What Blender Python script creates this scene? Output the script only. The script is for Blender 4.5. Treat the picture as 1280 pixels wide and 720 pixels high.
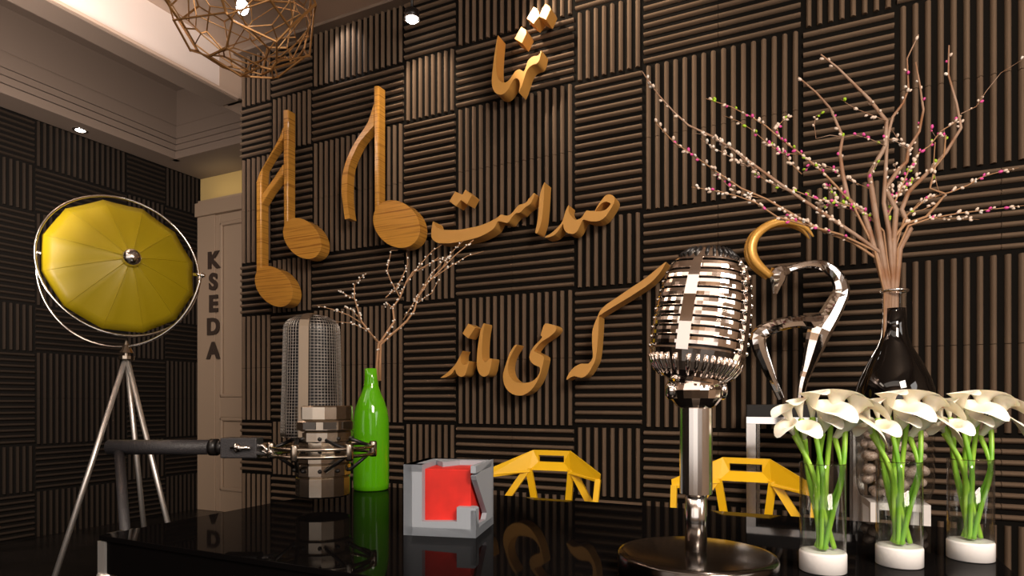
import bpy, bmesh, math, random
from mathutils import Vector, Matrix, Euler
random.seed(7)
for o in list(bpy.data.objects): bpy.data.objects.remove(o)
SC = bpy.context.scene; COL = SC.collection
PI = math.pi

# ------------------------------------------------------------------ camera
F = 780.0; CX = 640.0; HY = 502.0; CAMZ = 1.05
TH = math.asin(.432)
VD = Vector((-math.sin(TH), math.cos(TH), 0)); RD = Vector((math.cos(TH), math.sin(TH), 0))
CAMP = Vector((0, 0, CAMZ))
cd = bpy.data.cameras.new('camera'); cam = bpy.data.objects.new('camera', cd); COL.objects.link(cam)
cam.location = CAMP; cam.rotation_euler = (PI/2, 0, TH)
cd.sensor_width = 36; cd.lens = F/1280*36; cd.shift_y = (HY-360)/1280.0; cd.clip_start = .02
SC.camera = cam
# ------------------------------------------------------------------ view + world
SC.view_settings.view_transform = 'Standard'; SC.view_settings.look = 'None'
SC.view_settings.gamma = 1; SC.view_settings.use_curve_mapping = False
SC.view_settings.exposure = 0.0
w = bpy.data.worlds.new('world'); SC.world = w; w.use_nodes = True
w.node_tree.nodes['Background'].inputs[0].default_value = (.9, .7, .55, 1)
w.node_tree.nodes['Background'].inputs[1].default_value = .05
# ------------------------------------------------------------------ lights
def area(name, loc, tgt, sx, sy, power, col=(1, .86, .72), spread=180):
    l = bpy.data.lights.new(name, 'AREA'); l.shape = 'RECTANGLE'; l.size = sx; l.size_y = sy
    l.energy = power; l.color = col; l.spread = math.radians(spread)
    o = bpy.data.objects.new(name, l); COL.objects.link(o); o.location = loc
    o.rotation_euler = (Vector(tgt)-Vector(loc)).to_track_quat('-Z', 'Y').to_euler(); return o
def spot(name, loc, tgt, power, ang, blend=.3, col=(1, .8, .6), size=.02):
    l = bpy.data.lights.new(name, 'SPOT'); l.energy = power; l.spot_size = math.radians(ang); l.spot_blend = blend
    l.color = col; l.shadow_soft_size = size
    o = bpy.data.objects.new(name, l); COL.objects.link(o); o.location = loc
    o.rotation_euler = (Vector(tgt)-Vector(loc)).to_track_quat('-Z', 'Y').to_euler(); return o
area('key_panel', (1.35, -.35, 2.7), (.1, 1.6, 1.0), 1.0, .8, 94, (1, .86, .73))
area('rear_fill', (-.6, -1.5, 3.40), (-.6, -1.5, 0), 3.8, 1.5, 26, (1, .88, .76))  # added, unseen: broad fill that brightens the chrome reflections
area('front_wash', (.2, -1.7, 3.30), (.2, -3.0, 1.7), 3.6, .4, 36, (1, .80, .63))  # added, unseen: washes the wall behind the camera for warm reflections
for wx, ww, wp in ((-2.35, 1.7, 12), (.75, 3.8, 32)): area('window_light', (wx, -2.92, 1.7), (wx, 2, 1.7), ww, 2.3, wp, (1, .95, .9))  # added fill rectangles behind the camera, for the chrome to reflect
area('side_fill', (2.95, .6, 1.9), (-1, 1.4, 1.0), 1.3, 1.6, 26, (1, .95, .9))  # added fill out of view at the right, mirrored in the chrome
area('left_panel', (-3.0, -.7, 3.38), (-3.0, -.7, 0), .5, 1.6, 13, (1, .83, .68))
area('beam_wash', (-2.75, .9, 3.2), (-3.6, 1.2, 3.3), .06, 3.6, 150, (1, .86, .78), 130)
area('door_wash', (-4.95, 4.05, 3.02), (-4.95, 4.19, 3.3), .5, .03, .22, (1, .8, .45))
spot('spot_notes', (-2.05, 2.55, 3.36), (-2.02, 3.07, 2.75), 48, 50, .5)
spot('spot_word', (-1.52, 2.45, 3.40), (-1.10, 3.0, 2.95), 75, 56, .5)
spot('spot_word_right', (-.55, 2.45, 3.40), (-.85, 3.07, 2.6), 14, 70, .5)
spot('spot_corner', (-2.62, 2.88, 3.41), (-2.62, 3.06, 3.27), 7, 70, .6, (1, .9, .85))
spot('spot_right', (.6, 2.3, 3.40), (.5, 3.07, 2.2), 16, 90, .8)
spot('spot_lilies', (.35, .85, 3.38), (.15, 1.33, .95), 75, 34, .6, (1, .92, .84), .05)  # added spot out of view, whitens the lilies
spot('spot_left_wall', (-5.29, 3.0, 3.2), (-5.36, 3.0, 2.6), 1.6, 60, .6)

# ------------------------------------------------------------------ unprojection
def ray(x, y): return VD + RD*((x-CX)/F) + Vector((0, 0, (HY-y)/F))
def at_y(x, y, Y):  d = ray(x, y); return CAMP + d*(Y/d.y)
def at_x(x, y, X):  d = ray(x, y); return CAMP + d*(X/d.x)
def at_d(x, y, Z):  return CAMP + ray(x, y)*Z
def on_z(x, y, z):  d = ray(x, y); return CAMP + d*((z-CAMZ)/d.z)

# ------------------------------------------------------------------ materials
def mat(name, col, rough=.5, metal=0, spec=.5, emit=None, estr=0, coat=0, sss=0, bump=None):
    m = bpy.data.materials.new(name); m.use_nodes = True; nt = m.node_tree; b = nt.nodes['Principled BSDF']
    b.inputs['Base Color'].default_value = (*col, 1); b.inputs['Roughness'].default_value = rough
    b.inputs['Metallic'].default_value = metal; b.inputs['Specular IOR Level'].default_value = spec
    b.inputs['Coat Weight'].default_value = coat; b.inputs['Coat Roughness'].default_value = .03
    if sss: b.inputs['Subsurface Weight'].default_value = sss; b.inputs['Subsurface Scale'].default_value = .01
    if emit: b.inputs['Emission Color'].default_value = (*emit, 1); b.inputs['Emission Strength'].default_value = estr
    if bump:
        tc = nt.nodes.new('ShaderNodeTexCoord'); n = nt.nodes.new('ShaderNodeTexNoise'); n.inputs['Scale'].default_value = bump[0]
        n.inputs['Detail'].default_value = 4
        bp = nt.nodes.new('ShaderNodeBump'); bp.inputs['Strength'].default_value = bump[1]; bp.inputs['Distance'].default_value = bump[2]
        nt.links.new(tc.outputs['Object'], n.inputs['Vector']); nt.links.new(n.outputs['Fac'], bp.inputs['Height'])
        nt.links.new(bp.outputs['Normal'], b.inputs['Normal'])
    return m
def noise_col(m, c1, c2, scale=5, detail=3, stretch=(1, 1, 1), lo=.35, hi=.65):
    nt = m.node_tree; b = nt.nodes['Principled BSDF']
    tc = nt.nodes.new('ShaderNodeTexCoord'); mp = nt.nodes.new('ShaderNodeMapping'); mp.inputs['Scale'].default_value = stretch
    n = nt.nodes.new('ShaderNodeTexNoise'); n.inputs['Scale'].default_value = scale; n.inputs['Detail'].default_value = detail
    r = nt.nodes.new('ShaderNodeValToRGB'); r.color_ramp.elements[0].color = (*c1, 1); r.color_ramp.elements[1].color = (*c2, 1)
    r.color_ramp.elements[0].position = lo; r.color_ramp.elements[1].position = hi
    nt.links.new(tc.outputs['Object'], mp.inputs['Vector']); nt.links.new(mp.outputs['Vector'], n.inputs['Vector'])
    nt.links.new(n.outputs['Fac'], r.inputs['Fac']); nt.links.new(r.outputs['Color'], b.inputs['Base Color']); return m
def thin_glass(name, tint=(1, 1, 1), ior=1.45, rough=.0):
    m = bpy.data.materials.new(name); m.use_nodes = True; nt = m.node_tree; nt.nodes.clear()
    out = nt.nodes.new('ShaderNodeOutputMaterial'); mx = nt.nodes.new('ShaderNodeMixShader')
    t = nt.nodes.new('ShaderNodeBsdfTransparent'); t.inputs[0].default_value = (*tint, 1)
    g = nt.nodes.new('ShaderNodeBsdfGlossy'); g.inputs['Roughness'].default_value = rough
    lw = nt.nodes.new('ShaderNodeLayerWeight'); lw.inputs[0].default_value = .5
    pw = nt.nodes.new('ShaderNodeMath'); pw.operation = 'POWER'; pw.inputs[1].default_value = 3
    fr = nt.nodes.new('ShaderNodeMath'); fr.operation = 'MULTIPLY_ADD'; fr.inputs[1].default_value = .85; fr.inputs[2].default_value = .03
    nt.links.new(lw.outputs['Facing'], pw.inputs[0]); nt.links.new(pw.outputs[0], fr.inputs[0])
    nt.links.new(fr.outputs[0], mx.inputs[0]); nt.links.new(t.outputs[0], mx.inputs[1]); nt.links.new(g.outputs[0], mx.inputs[2])
    nt.links.new(mx.outputs[0], out.inputs[0]); return m

M = {}
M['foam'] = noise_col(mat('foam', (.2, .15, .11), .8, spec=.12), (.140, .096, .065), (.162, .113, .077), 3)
M['foam_left_shaded'] = mat('foam_left_shaded', (.024, .017, .012), .8, spec=.1)  # same foam darkened: the left wall's dimness is put into the colour
M['groove_shade'] = mat('groove_shade', (.006, .005, .004), .9, spec=.1)  # near-black behind the ribs: groove shade put into the colour
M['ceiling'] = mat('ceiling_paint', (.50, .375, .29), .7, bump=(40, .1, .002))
M['beam'] = mat('beam_paint', (.78, .68, .62), .6)
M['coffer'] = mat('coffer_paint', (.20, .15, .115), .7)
M['plaster_y'] = mat('plaster_ochre', (.5, .36, .14), .7)
M['door'] = mat('door_paint', (.33, .24, .165), .5, bump=(60, .05, .001))
M['warm_wall'] = mat('warm_wall', (.50, .37, .27), .7)
M['floor'] = noise_col(mat('floor_tile', (.01, .008, .007), .25), (.008, .007, .006), (.016, .013, .011), 4)
M['table'] = mat('black_lacquer', (.0035, .003, .003), .03); M['table'].node_tree.nodes['Principled BSDF'].inputs['IOR'].default_value = 1.055
M['chrome'] = mat('chrome', (.92, .9, .88), .06, 1)
M['satin'] = mat('satin_steel', (.93, .90, .87), .34, .85); M['steel'] = mat('brushed_steel', (.8, .77, .74), .16, 1)
M['mic_chrome'] = mat('mic_chrome', (.93, .84, .77), .07, 1)
M['mic_base'] = mat('smoked_metal', (.10, .085, .075), .18, 1)
M['nickel'] = mat('nickel', (.47, .41, .34), .22, 1)
M['nickel_dark'] = mat('nickel_dark', (.12, .11, .10), .3, 1)
M['grille'] = mat('grille_wire', (.34, .31, .28), .35, 1); M['strap'] = mat('strap_metal', (.30, .24, .18), .4, 1)
M['black'] = mat('black_plastic', (.008, .007, .007), .35)
M['black_gloss'] = mat('black_glass_glaze', (.003, .0025, .0025), .02, spec=.7)
M['arm'] = mat('textured_black', (.035, .033, .036), .38, bump=(300, .8, .002))
M['gold_letter'] = mat('bronze_gold', (.66, .34, .08), .38, 0, spec=.5)
M['horn'] = mat('gold_horn', (.85, .46, .10), .28, .3)
M['wire'] = mat('copper_wire', (.34, .17, .055), .35, .5)
M['yellow'] = mat('yellow_paint', (.95, .56, .01), .3)
M['shade'] = mat('yellow_shade', (.44, .33, .006), .42, spec=.5)
M['red'] = noise_col(mat('red_paint', (.75, .02, .01), .5), (.62, .02, .012), (.85, .025, .015), 12)
M['grey'] = mat('grey_plastic', (.35, .39, .445), .5)
M['green'] = mat('green_glaze', (.10, .42, .005), .05, spec=.6)
M['white'] = mat('white_ceramic', (.86, .84, .83), .25)
M['petal'] = noise_col(mat('petal', (.93, .88, .76), .45, sss=.15), (.90, .82, .62), (.95, .92, .84), 12)
M['spadix'] = mat('spadix', (.85, .6, .08), .6)
M['stem'] = noise_col(mat('stem', (.16, .42, .03), .35), (.14, .40, .02), (.42, .72, .08), 6, stretch=(8, 8, 1))
M['branch'] = noise_col(mat('bark', (.32, .2, .14), .6), (.27, .12, .05), (.42, .29, .21), 9)
M['twig'] = mat('twig', (.40, .22, .11), .55)
M['bud'] = mat('cream_bud', (.85, .7, .58), .5)
M['pink'] = mat('pink_bud', (.85, .10, .40), .5)
M['lime'] = mat('green_bud', (.40, .65, .03), .5)
M['pearl'] = mat('pearl_bud', (.9, .85, .78), .35)
M['pebble'] = noise_col(mat('pebble', (.4, .3, .24), .25), (.30, .22, .17), (.60, .50, .44), 7)
M['glass'] = thin_glass('thin_glass', (.97, .98, .97))
M['glass_dark'] = thin_glass('smoked_glass', (.72, .68, .64), 1.5)
M['lamp_on'] = mat('lamp_on', (1, 1, 1), .4, emit=(1, .95, .88), estr=14)
M['letter_dark'] = mat('dark_letter', (.045, .03, .022), .5)
# wood with grain
def wood():
    m = mat('oak_veneer', (.5, .25, .07), .25, coat=.6); nt = m.node_tree; b = nt.nodes['Principled BSDF']
    tc = nt.nodes.new('ShaderNodeTexCoord'); mp = nt.nodes.new('ShaderNodeMapping'); mp.inputs['Scale'].default_value = (.8, .8, 44)
    wv = nt.nodes.new('ShaderNodeTexNoise'); wv.inputs['Scale'].default_value = 2.4; wv.inputs['Detail'].default_value = 6; wv.inputs['Roughness'].default_value = .6
    r = nt.nodes.new('ShaderNodeValToRGB'); e = r.color_ramp.elements
    e[0].position = .33; e[0].color = (.34, .13, .02, 1); e[1].position = .50; e[1].color = (.68, .33, .055, 1)
    nt.links.new(tc.outputs['Object'], mp.inputs['Vector']); nt.links.new(mp.outputs['Vector'], wv.inputs['Vector'])
    nt.links.new(wv.outputs['Fac'], r.inputs['Fac']); nt.links.new(r.outputs['Color'], b.inputs['Base Color']); return m
M['wood'] = wood()

# ------------------------------------------------------------------ mesh helpers
class MB:
    def __init__(s): s.v = []; s.f = []; s.mi = []; s.sm = []
    def add(s, vs, fs, mi=0, smooth=False):
        b = len(s.v); s.v += [Vector(p) for p in vs]; s.f += [tuple(b+i for i in f) for f in fs]
        s.mi += [mi]*len(fs); s.sm += [smooth]*len(fs)
    def box(s, x0, x1, y0, y1, z0, z1, mat4=None, mi=0):
        vs = [Vector((x, y, z)) for x in (x0, x1) for y in (y0, y1) for z in (z0, z1)]
        if mat4: vs = [mat4 @ p for p in vs]
        s.add(vs, [(0, 1, 3, 2), (4, 6, 7, 5), (0, 4, 5, 1), (2, 3, 7, 6), (0, 2, 6, 4), (1, 5, 7, 3)], mi)
    def bar(s, a, b, wd, dp, up=(0, 0, 1), mi=0):
        a = Vector(a); b = Vector(b); d = (b-a); L = d.length; d.normalize(); up = Vector(up)
        x = d.cross(up)
        if x.length < 1e-4: x = d.cross(Vector((1, 0, 0)))
        x.normalize(); y = x.cross(d)
        vs = [p + x*sx*wd/2 + y*sy*dp/2 for p in (a, b) for sx, sy in ((-1, -1), (1, -1), (1, 1), (-1, 1))]
        s.add(vs, [(0, 3, 2, 1), (4, 5, 6, 7), (0, 1, 5, 4), (1, 2, 6, 5), (2, 3, 7, 6), (3, 0, 4, 7)], mi)
    def tube(s, pts, rad, n=8, closed=False, mi=0, smooth=True, squash=1.0, ref=None):
        pts = [Vector(p) for p in pts]; N = len(pts)
        if not isinstance(rad, (list, tuple)): rad = [rad]*N
        T = []
        for i in range(N):
            a = pts[(i-1) % N] if (closed or i > 0) else pts[i]; b = pts[(i+1) % N] if (closed or i < N-1) else pts[i]
            t = (b-a); T.append(t.normalized() if t.length > 1e-9 else Vector((0, 0, 1)))
        nrm = Vector(ref) if ref else (Vector((0, 0, 1)) if abs(T[0].z) < .9 else Vector((1, 0, 0)))
        vs = []
        for i in range(N):
            if ref: nrm = Vector(ref)
            nrm = (nrm - T[i]*nrm.dot(T[i])).normalized(); bi = T[i].cross(nrm)
            for k in range(n):
                a = 2*PI*k/n; vs.append(pts[i] + nrm*math.cos(a)*rad[i]*squash + bi*math.sin(a)*rad[i])
        fs = []
        for i in range(N if closed else N-1):
            j = (i+1) % N
            for k in range(n): fs.append((i*n+k, i*n+(k+1) % n, j*n+(k+1) % n, j*n+k))
        if not closed: fs += [tuple(reversed(range(n))), tuple(range((N-1)*n, N*n))]
        s.add(vs, fs, mi, smooth)
    def lathe(s, prof, n=32, c=(0, 0, 0), mi=0, smooth=True, sx=1, sy=1, cap=True, mat4=None):
        vs = []
        for r, z in prof:
            for k in range(n):
                a = 2*PI*k/n; p = Vector((math.cos(a)*r*sx, math.sin(a)*r*sy, z))
                if mat4: p = mat4 @ p
                vs.append(p + Vector(c))
        fs = []; N = len(prof)
        for i in range(N-1):
            for k in range(n): fs.append((i*n+k, i*n+(k+1) % n, (i+1)*n+(k+1) % n, (i+1)*n+k))
        if cap: fs += [tuple(reversed(range(n))), tuple(range((N-1)*n, N*n))]
        s.add(vs, fs, mi, smooth)
    def ball(s, c, r, n=8, m=5, mi=0, sc=(1, 1, 1), mat4=None, smooth=True):
        prof = [(max(1e-5, math.sin(PI*i/m))*1.0, -math.cos(PI*i/m)) for i in range(m+1)]
        vs = []
        for rr, z in prof:
            for k in range(n):
                a = 2*PI*k/n; p = Vector((math.cos(a)*rr*sc[0], math.sin(a)*rr*sc[1], z*sc[2]))*r
                if mat4: p = mat4 @ p
                vs.append(p+Vector(c))
        fs = []
        for i in range(m):
            for k in range(n): fs.append((i*n+k, i*n+(k+1) % n, (i+1)*n+(k+1) % n, (i+1)*n+k))
        s.add(vs, fs, mi, smooth)
    def prism(s, poly, off, mi=0):
        n = len(poly); off = Vector(off); vs = [Vector(p) for p in poly] + [Vector(p)+off for p in poly]
        s.add(vs, [tuple(range(n)), tuple(reversed(range(n, 2*n)))] + [(i, n+i, n+(i+1) % n, (i+1) % n) for i in range(n)], mi)
    def build(s, name, mats, parent=None, origin=None, bevel=0, autosmooth=None):
        if not isinstance(mats, (list, tuple)): mats = [mats]
        o = Vector(origin) if origin is not None else Vector((0, 0, 0))
        if parent is not None and origin is None: o = parent_loc(parent)
        me = bpy.data.meshes.new(name); me.from_pydata([p-o for p in s.v], [], s.f)
        for m in mats: me.materials.append(m)
        me.polygons.foreach_set('material_index', s.mi); me.polygons.foreach_set('use_smooth', s.sm)
        bm = bmesh.new(); bm.from_mesh(me); bmesh.ops.recalc_face_normals(bm, faces=bm.faces); bmesh.ops.triangulate(bm, faces=[f for f in bm.faces if len(f.verts) > 4], ngon_method='EAR_CLIP'); bm.to_mesh(me); bm.free()
        ob = bpy.data.objects.new(name, me); COL.objects.link(ob)
        if parent is not None:
            ob.parent = parent; ob.location = o - parent_loc(parent)
        else: ob.location = o
        if bevel:
            b = ob.modifiers.new('bevel', 'BEVEL'); b.width = bevel; b.segments = 2; b.limit_method = 'ANGLE'; b.angle_limit = math.radians(40)
        return ob
def parent_loc(o):
    l = Vector(o.location)
    while o.parent: o = o.parent; l += Vector(o.location)
    return l
def thing(name, loc, label, cat, group=None):
    o = bpy.data.objects.new(name, None); COL.objects.link(o); o.location = loc; o.empty_display_size = .05
    return tag(o, label, cat, group)
def tag(o, label, cat, group=None):
    o['label'] = label; o['category'] = cat
    if group: o['group'] = group
    return o
def struct(o): o['kind'] = 'structure'; return o
def cat_rom(pts, k=3, closed=True):
    out = []; n = len(pts); rng = n if closed else n-1
    for i in range(rng):
        if closed: a, b, c, d = pts[(i-1) % n], pts[i], pts[(i+1) % n], pts[(i+2) % n]
        else: a, b, c, d = pts[max(i-1, 0)], pts[i], pts[i+1], pts[min(i+2, n-1)]
        for j in range(k):
            t = j/k; out.append(tuple(.5*((2*b[q])+(-a[q]+c[q])*t+(2*a[q]-5*b[q]+4*c[q]-d[q])*t*t+(-a[q]+3*b[q]-3*c[q]+d[q])*t**3) for q in range(len(b))))
    if not closed: out.append(tuple(pts[-1]))
    return out

# ================================================================== ROOM
U = .36; WY = 3.074; WX0 = -3.563; LX = -5.40; RY = 4.20; CEIL = CAMZ+2.39
def rib_tile(mb, O, ua, va, na, w, h, vertical, n=8, depth=.017):
    """one square foam tile: n ribs, run along va if vertical"""
    ins = .0012
    prof = [(.245, 0), (.258, .28), (.30, .55), (.35, .76), (.41, .92), (.47, 1), (.53, 1), (.59, .92), (.65, .76), (.70, .55), (.742, .28), (.755, 0)]
    if vertical: A, B, wa, hb = ua, va, w, h
    else: A, B, wa, hb = va, ua, h, w
    nn = max(1, round(n*wa/U)); p = (wa-2*ins)/nn; vs = []; fs = []
    for i in range(nn):
        b = len(vs)
        for t, dd in prof:
            q = O + A*(ins+(i+t)*p) + na*(dd*depth)
            vs += [q + B*ins, q + B*(hb-ins)]
        k = len(prof)
        for j in range(k-1): fs.append((b+2*j, b+2*j+2, b+2*j+3, b+2*j+1))
        fs.append(tuple(b+2*j for j in range(k))); fs.append(tuple(b+2*j+1 for j in range(k)))
    mb.add(vs, fs)
def rib_wall(mb, O, ua, va, na, cols, rows, umin, umax, vmin, vmax):
    """cols/rows: list of (start, n_units); wide cols+2u rows vertical"""
    for cs, cn in cols:
        for rs, rn in rows:
            vert = (cn == rn)
            for i in range(cn):
                for j in range(rn):
                    a = cs+i*U; b = rs+j*U; a1 = min(a+U, umax); b1 = min(b+U, vmax); a = max(a, umin); b = max(b, vmin)
                    if a1-a < .02 or b1-b < .02: continue
                    e = .004
                    aa = a+(e if i == 0 else 0); a2 = a1-(e if i == cn-1 else 0); bb = b+(e if j == 0 else 0); b2 = b1-(e if j == rn-1 else 0)
                    rib_tile(mb, O+ua*aa+va*bb, ua, va, na, a2-aa, b2-bb, vert)
# back wall
X, Y, Z = Vector((1, 0, 0)), Vector((0, 1, 0)), Vector((0, 0, 1))
cols = []; a = -3.276-2*U; n = 2
while a < 3.0: cols.append((a, n)); a += n*U; n = 3-n
rows = []; base = CAMZ-.36*U
a = base; n = 2
while a < 4: rows.append((a, n)); a += n*U; n = 3-n
a = base; n = 1
while a > 0: a -= n*U; rows.append((a, n)); n = 3-n
BKD = .034
mb = MB()
rib_wall(mb, Vector((0, WY+.022, 0)), X, Z, -Y, cols, rows, WX0, 3.0, 0, CEIL)
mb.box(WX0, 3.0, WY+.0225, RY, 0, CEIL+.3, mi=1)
struct(mb.build('wall_back', [M['foam'], M['groove_shade']]))
# left wall
cols = []; a = 2.76; n = 2
while a < RY: cols.append((a, n)); a += n*U; n = 3-n
a = 2.76; n = 1
while a > -3: a -= n*U; cols.append((a, n)); n = 3-n
rows = []; base = CAMZ-.93*U; a = base; n = 2
while a < 3.3: rows.append((a, n)); a += n*U; n = 3-n
a = base; n = 1
while a > 0: a -= n*U; rows.append((a, n)); n = 3-n
SOF = CAMZ+2.18
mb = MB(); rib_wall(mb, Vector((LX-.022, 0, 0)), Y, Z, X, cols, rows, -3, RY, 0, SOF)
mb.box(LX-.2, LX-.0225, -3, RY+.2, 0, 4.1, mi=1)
struct(mb.build('wall_left', [M['foam_left_shaded'], M['groove_shade']]))
# rear wall with the door (parallel to the back wall, deeper)
mb = MB(); mb.box(LX, WX0+.3, RY, RY+.2, 0, 4.1); struct(mb.build('wall_rear', M['plaster_y']))
mb = MB(); mb.box(-5.6, 3.2, -3.2, 4.4, -.1, 0); struct(mb.build('floor', M['floor']))
mb = MB(); mb.box(WX0-.02, 3.2, -3.2, WY+.1, CEIL, CEIL+.1); struct(mb.build('ceiling', M['ceiling']))
mb = MB(); mb.box(3.0, 3.2, -3.2, 4.2, 0, CEIL); struct(mb.build('wall_right', M['warm_wall']))
mb = MB(); mb.box(-5.6, 3.2, -3.2, -3.0, 0, 4.1); struct(mb.build('wall_front', M['warm_wall']))
n_ = 0
for wx, ww in ((-2.35, 1.7), (.75, 3.8)):
    n_ += 1; mb = MB()
    for a, b, c, e in ((-ww/2-.06, ww/2+.06, .47, .53), (-ww/2-.06, ww/2+.06, 2.87, 2.93), (-ww/2-.06, -ww/2, .53, 2.87), (ww/2, ww/2+.06, .53, 2.87)): mb.box(wx+a, wx+b, -3.0, -2.94, c, e)
    struct(mb.build('window_%d' % n_, M['beam']))  # made-up frame around an added fill light, out of view
# thin dark cornice on the back wall
mb = MB(); mb.box(WX0, 3.0, WY-.05, WY+.02, CEIL-.018, CEIL); struct(mb.build('trim_1', M['coffer']))
# beam with ledge
BZ = CAMZ+2.067
mb = MB(); mb.box(WX0-.16, WX0, -3, 2.914, BZ+.03, 4.0); mb.box(WX0-.16, WX0+.001, 2.914, WY+.05, BZ+.03, 4.0, mi=1)  # end box browned: the shade on the beam's end is put into the colour
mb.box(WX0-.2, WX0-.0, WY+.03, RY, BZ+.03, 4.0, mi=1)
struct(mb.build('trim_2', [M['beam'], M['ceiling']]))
mb = MB(); mb.box(WX0-.18, WX0+.02, -3, WY-.02, BZ+.012, BZ+.03); mb.box(WX0-.17, WX0+.008, -3, WY-.02, BZ, BZ+.012, mi=1)
struct(mb.build('trim_3', [M['ceiling'], M['coffer']]))
# soffit and crown of the left coffer
SX = -5.20; SY = 3.80
mb = MB(); mb.box(LX, SX, -3, RY, SOF, 4.0); mb.box(SX, WX0, SY, RY, SOF, 4.0); struct(mb.build('trim_4', M['coffer']))
steps = [(0, .04, .0), (.045, .075, .02), (.08, .115, .035), (.12, .19, .045)]
mb = MB()
st = [(0, .066, .0), (.08, .130, .012), (.144, .190, .024), (.204, .308, .036), (.324, .64, .046)]
for z0, z1, dx in st:
    mb.box(SX-.001, SX+.05-dx, -3, SY, SOF+z0, SOF+z1); mb.box(SX, WX0, SY-.05+dx, SY+.001, SOF+z0, SOF+z1)
struct(mb.build('trim_5', M['coffer']))
mb = MB(); mb.box(LX, WX0-.1, -3, RY, CAMZ+2.82, CAMZ+2.9); struct(mb.build('trim_6', M['coffer']))

# door assembly
mb = MB()
mb.box(-5.395, -5.15, RY-.04, RY, 0, 2.86)
mb.box(-5.395, -3.6, RY-.07, RY, 2.84, 2.97); mb.box(-5.38, -3.6, RY-.045, RY, 2.97, 3.0)
struct(mb.build('trim_7', M['door'], bevel=.004))
dr = bpy.data.objects.new('door_1', None); COL.objects.link(dr); dr.location = (-4.7, RY-.02, 0); struct(dr)
mb = MB(); DX0, DX1 = -5.15, -4.2
def frame(mb, x0, x1, z0, z1, y, t=.06, d=.02):
    for a, b, c, e in ((x0, x1, z0, z0+t), (x0, x1, z1-t, z1), (x0, x0+t, z0, z1), (x1-t, x1, z0, z1)): mb.box(a, b, y-d, y, c, e)
mb.box(DX0, DX1, RY-.012, RY-.002, 0, 2.84)
mb.box(DX0, DX0+.06, RY-.03, RY-.01, 0, 2.84); mb.box(DX1-.1, DX1, RY-.03, RY-.01, 0, 2.84)
for z0, z1 in ((0, .2), (.90, 1.09), (2.76, 2.84)): mb.box(DX0+.06, DX1-.1, RY-.03, RY-.01, z0, z1)
mb.build('door_leaf', M['door'], dr, bevel=.006)
mb = MB(); frame(mb, DX0+.06, DX1-.1, 1.09, 2.76, RY-.01, .035, .03); frame(mb, DX0+.06, DX1-.1, .2, .90, RY-.01, .035, .03)
mb.build('panel_molding', M['door'], dr, bevel=.012)
mb = MB(); mb.tube([(DX1-.05, RY-.03, 1.0), (DX1-.05, RY-.08, 1.0), (DX1-.17, RY-.08, 1.0)], .01); mb.build('door_handle', M['chrome'], dr)
# vertical lettering K S E D A
for ch, py in zip('KSEDA', (325, 352, 379.5, 408, 438)):
    cu = bpy.data.curves.new('t', 'FONT'); cu.body = ch; cu.size = .215; cu.extrude = .006; cu.offset = .009; cu.align_x = 'CENTER'; cu.align_y = 'CENTER'
    t = bpy.data.objects.new('t', cu); me = bpy.data.meshes.new_from_object(t)
    bpy.data.objects.remove(t)
    xs = [v.co.y for v in me.vertices]; cyy = (min(xs)+max(xs))/2
    for v in me.vertices: v.co = Vector((v.co.x*1.1, v.co.y-cyy, v.co.z))
    o = bpy.data.objects.new('sign_letter', me); COL.objects.link(o); me.materials.clear(); me.materials.append(M['letter_dark'])
    p = at_y(266.5, py, RY-.047); o.location = p; o.rotation_euler = (PI/2, 0, 0)
    tag(o, 'dark flat capital letter %s in the vertical row beside the door' % ch, 'letter')

# ================================================================== DOWNLIGHTS
def downlight(c, label, r=.045):
    t = thing('downlight', c, label, 'light')
    mb = MB(); mb.lathe([(r*.8, -.004), (r, -.006), (r*1.25, -.004), (r*1.3, 0), (r*.8, 0)], 24, c, cap=False); mb.build('trim_ring', M['chrome'], t)
    mb = MB(); mb.lathe([(.001, -.003), (r*.8, -.003), (r*.8, 0)], 24, c, cap=False); mb.build('lens', M['lamp_on'], t)
downlight((-5.29, 3.02, SOF-.001), 'small round recessed downlight in the low soffit above the ribbed left wall')
def canspot(c, label):
    c = Vector(c); t = thing('spotlight', c, label, 'light')
    mb = MB(); mb.tube([c+Z*.05, (c.x, c.y, CEIL)], .008); mb.build('stem', M['black'], t)
    mb = MB(); mb.lathe([(.012, .06), (.04, .05), (.042, .008), (.036, .006), (.036, .02)], 24, c, cap=False); mb.build('housing', M['black'], t)
    mb = MB(); mb.tube([c+Vector((.042*math.cos(a), .042*math.sin(a), .006)) for a in [2*PI*i/24 for i in range(24)]], .003, 6, closed=True); mb.build('rim', M['chrome'], t)
    mb = MB(); mb.ball(c+Z*.004, .033, 16, 8, sc=(1, 1, .6)); mb.build('bulb', M['lamp_on'], t)
canspot(at_y(515, 25, 2.93), 'small black ceiling spotlight with glowing bulb above the wooden music notes')

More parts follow.
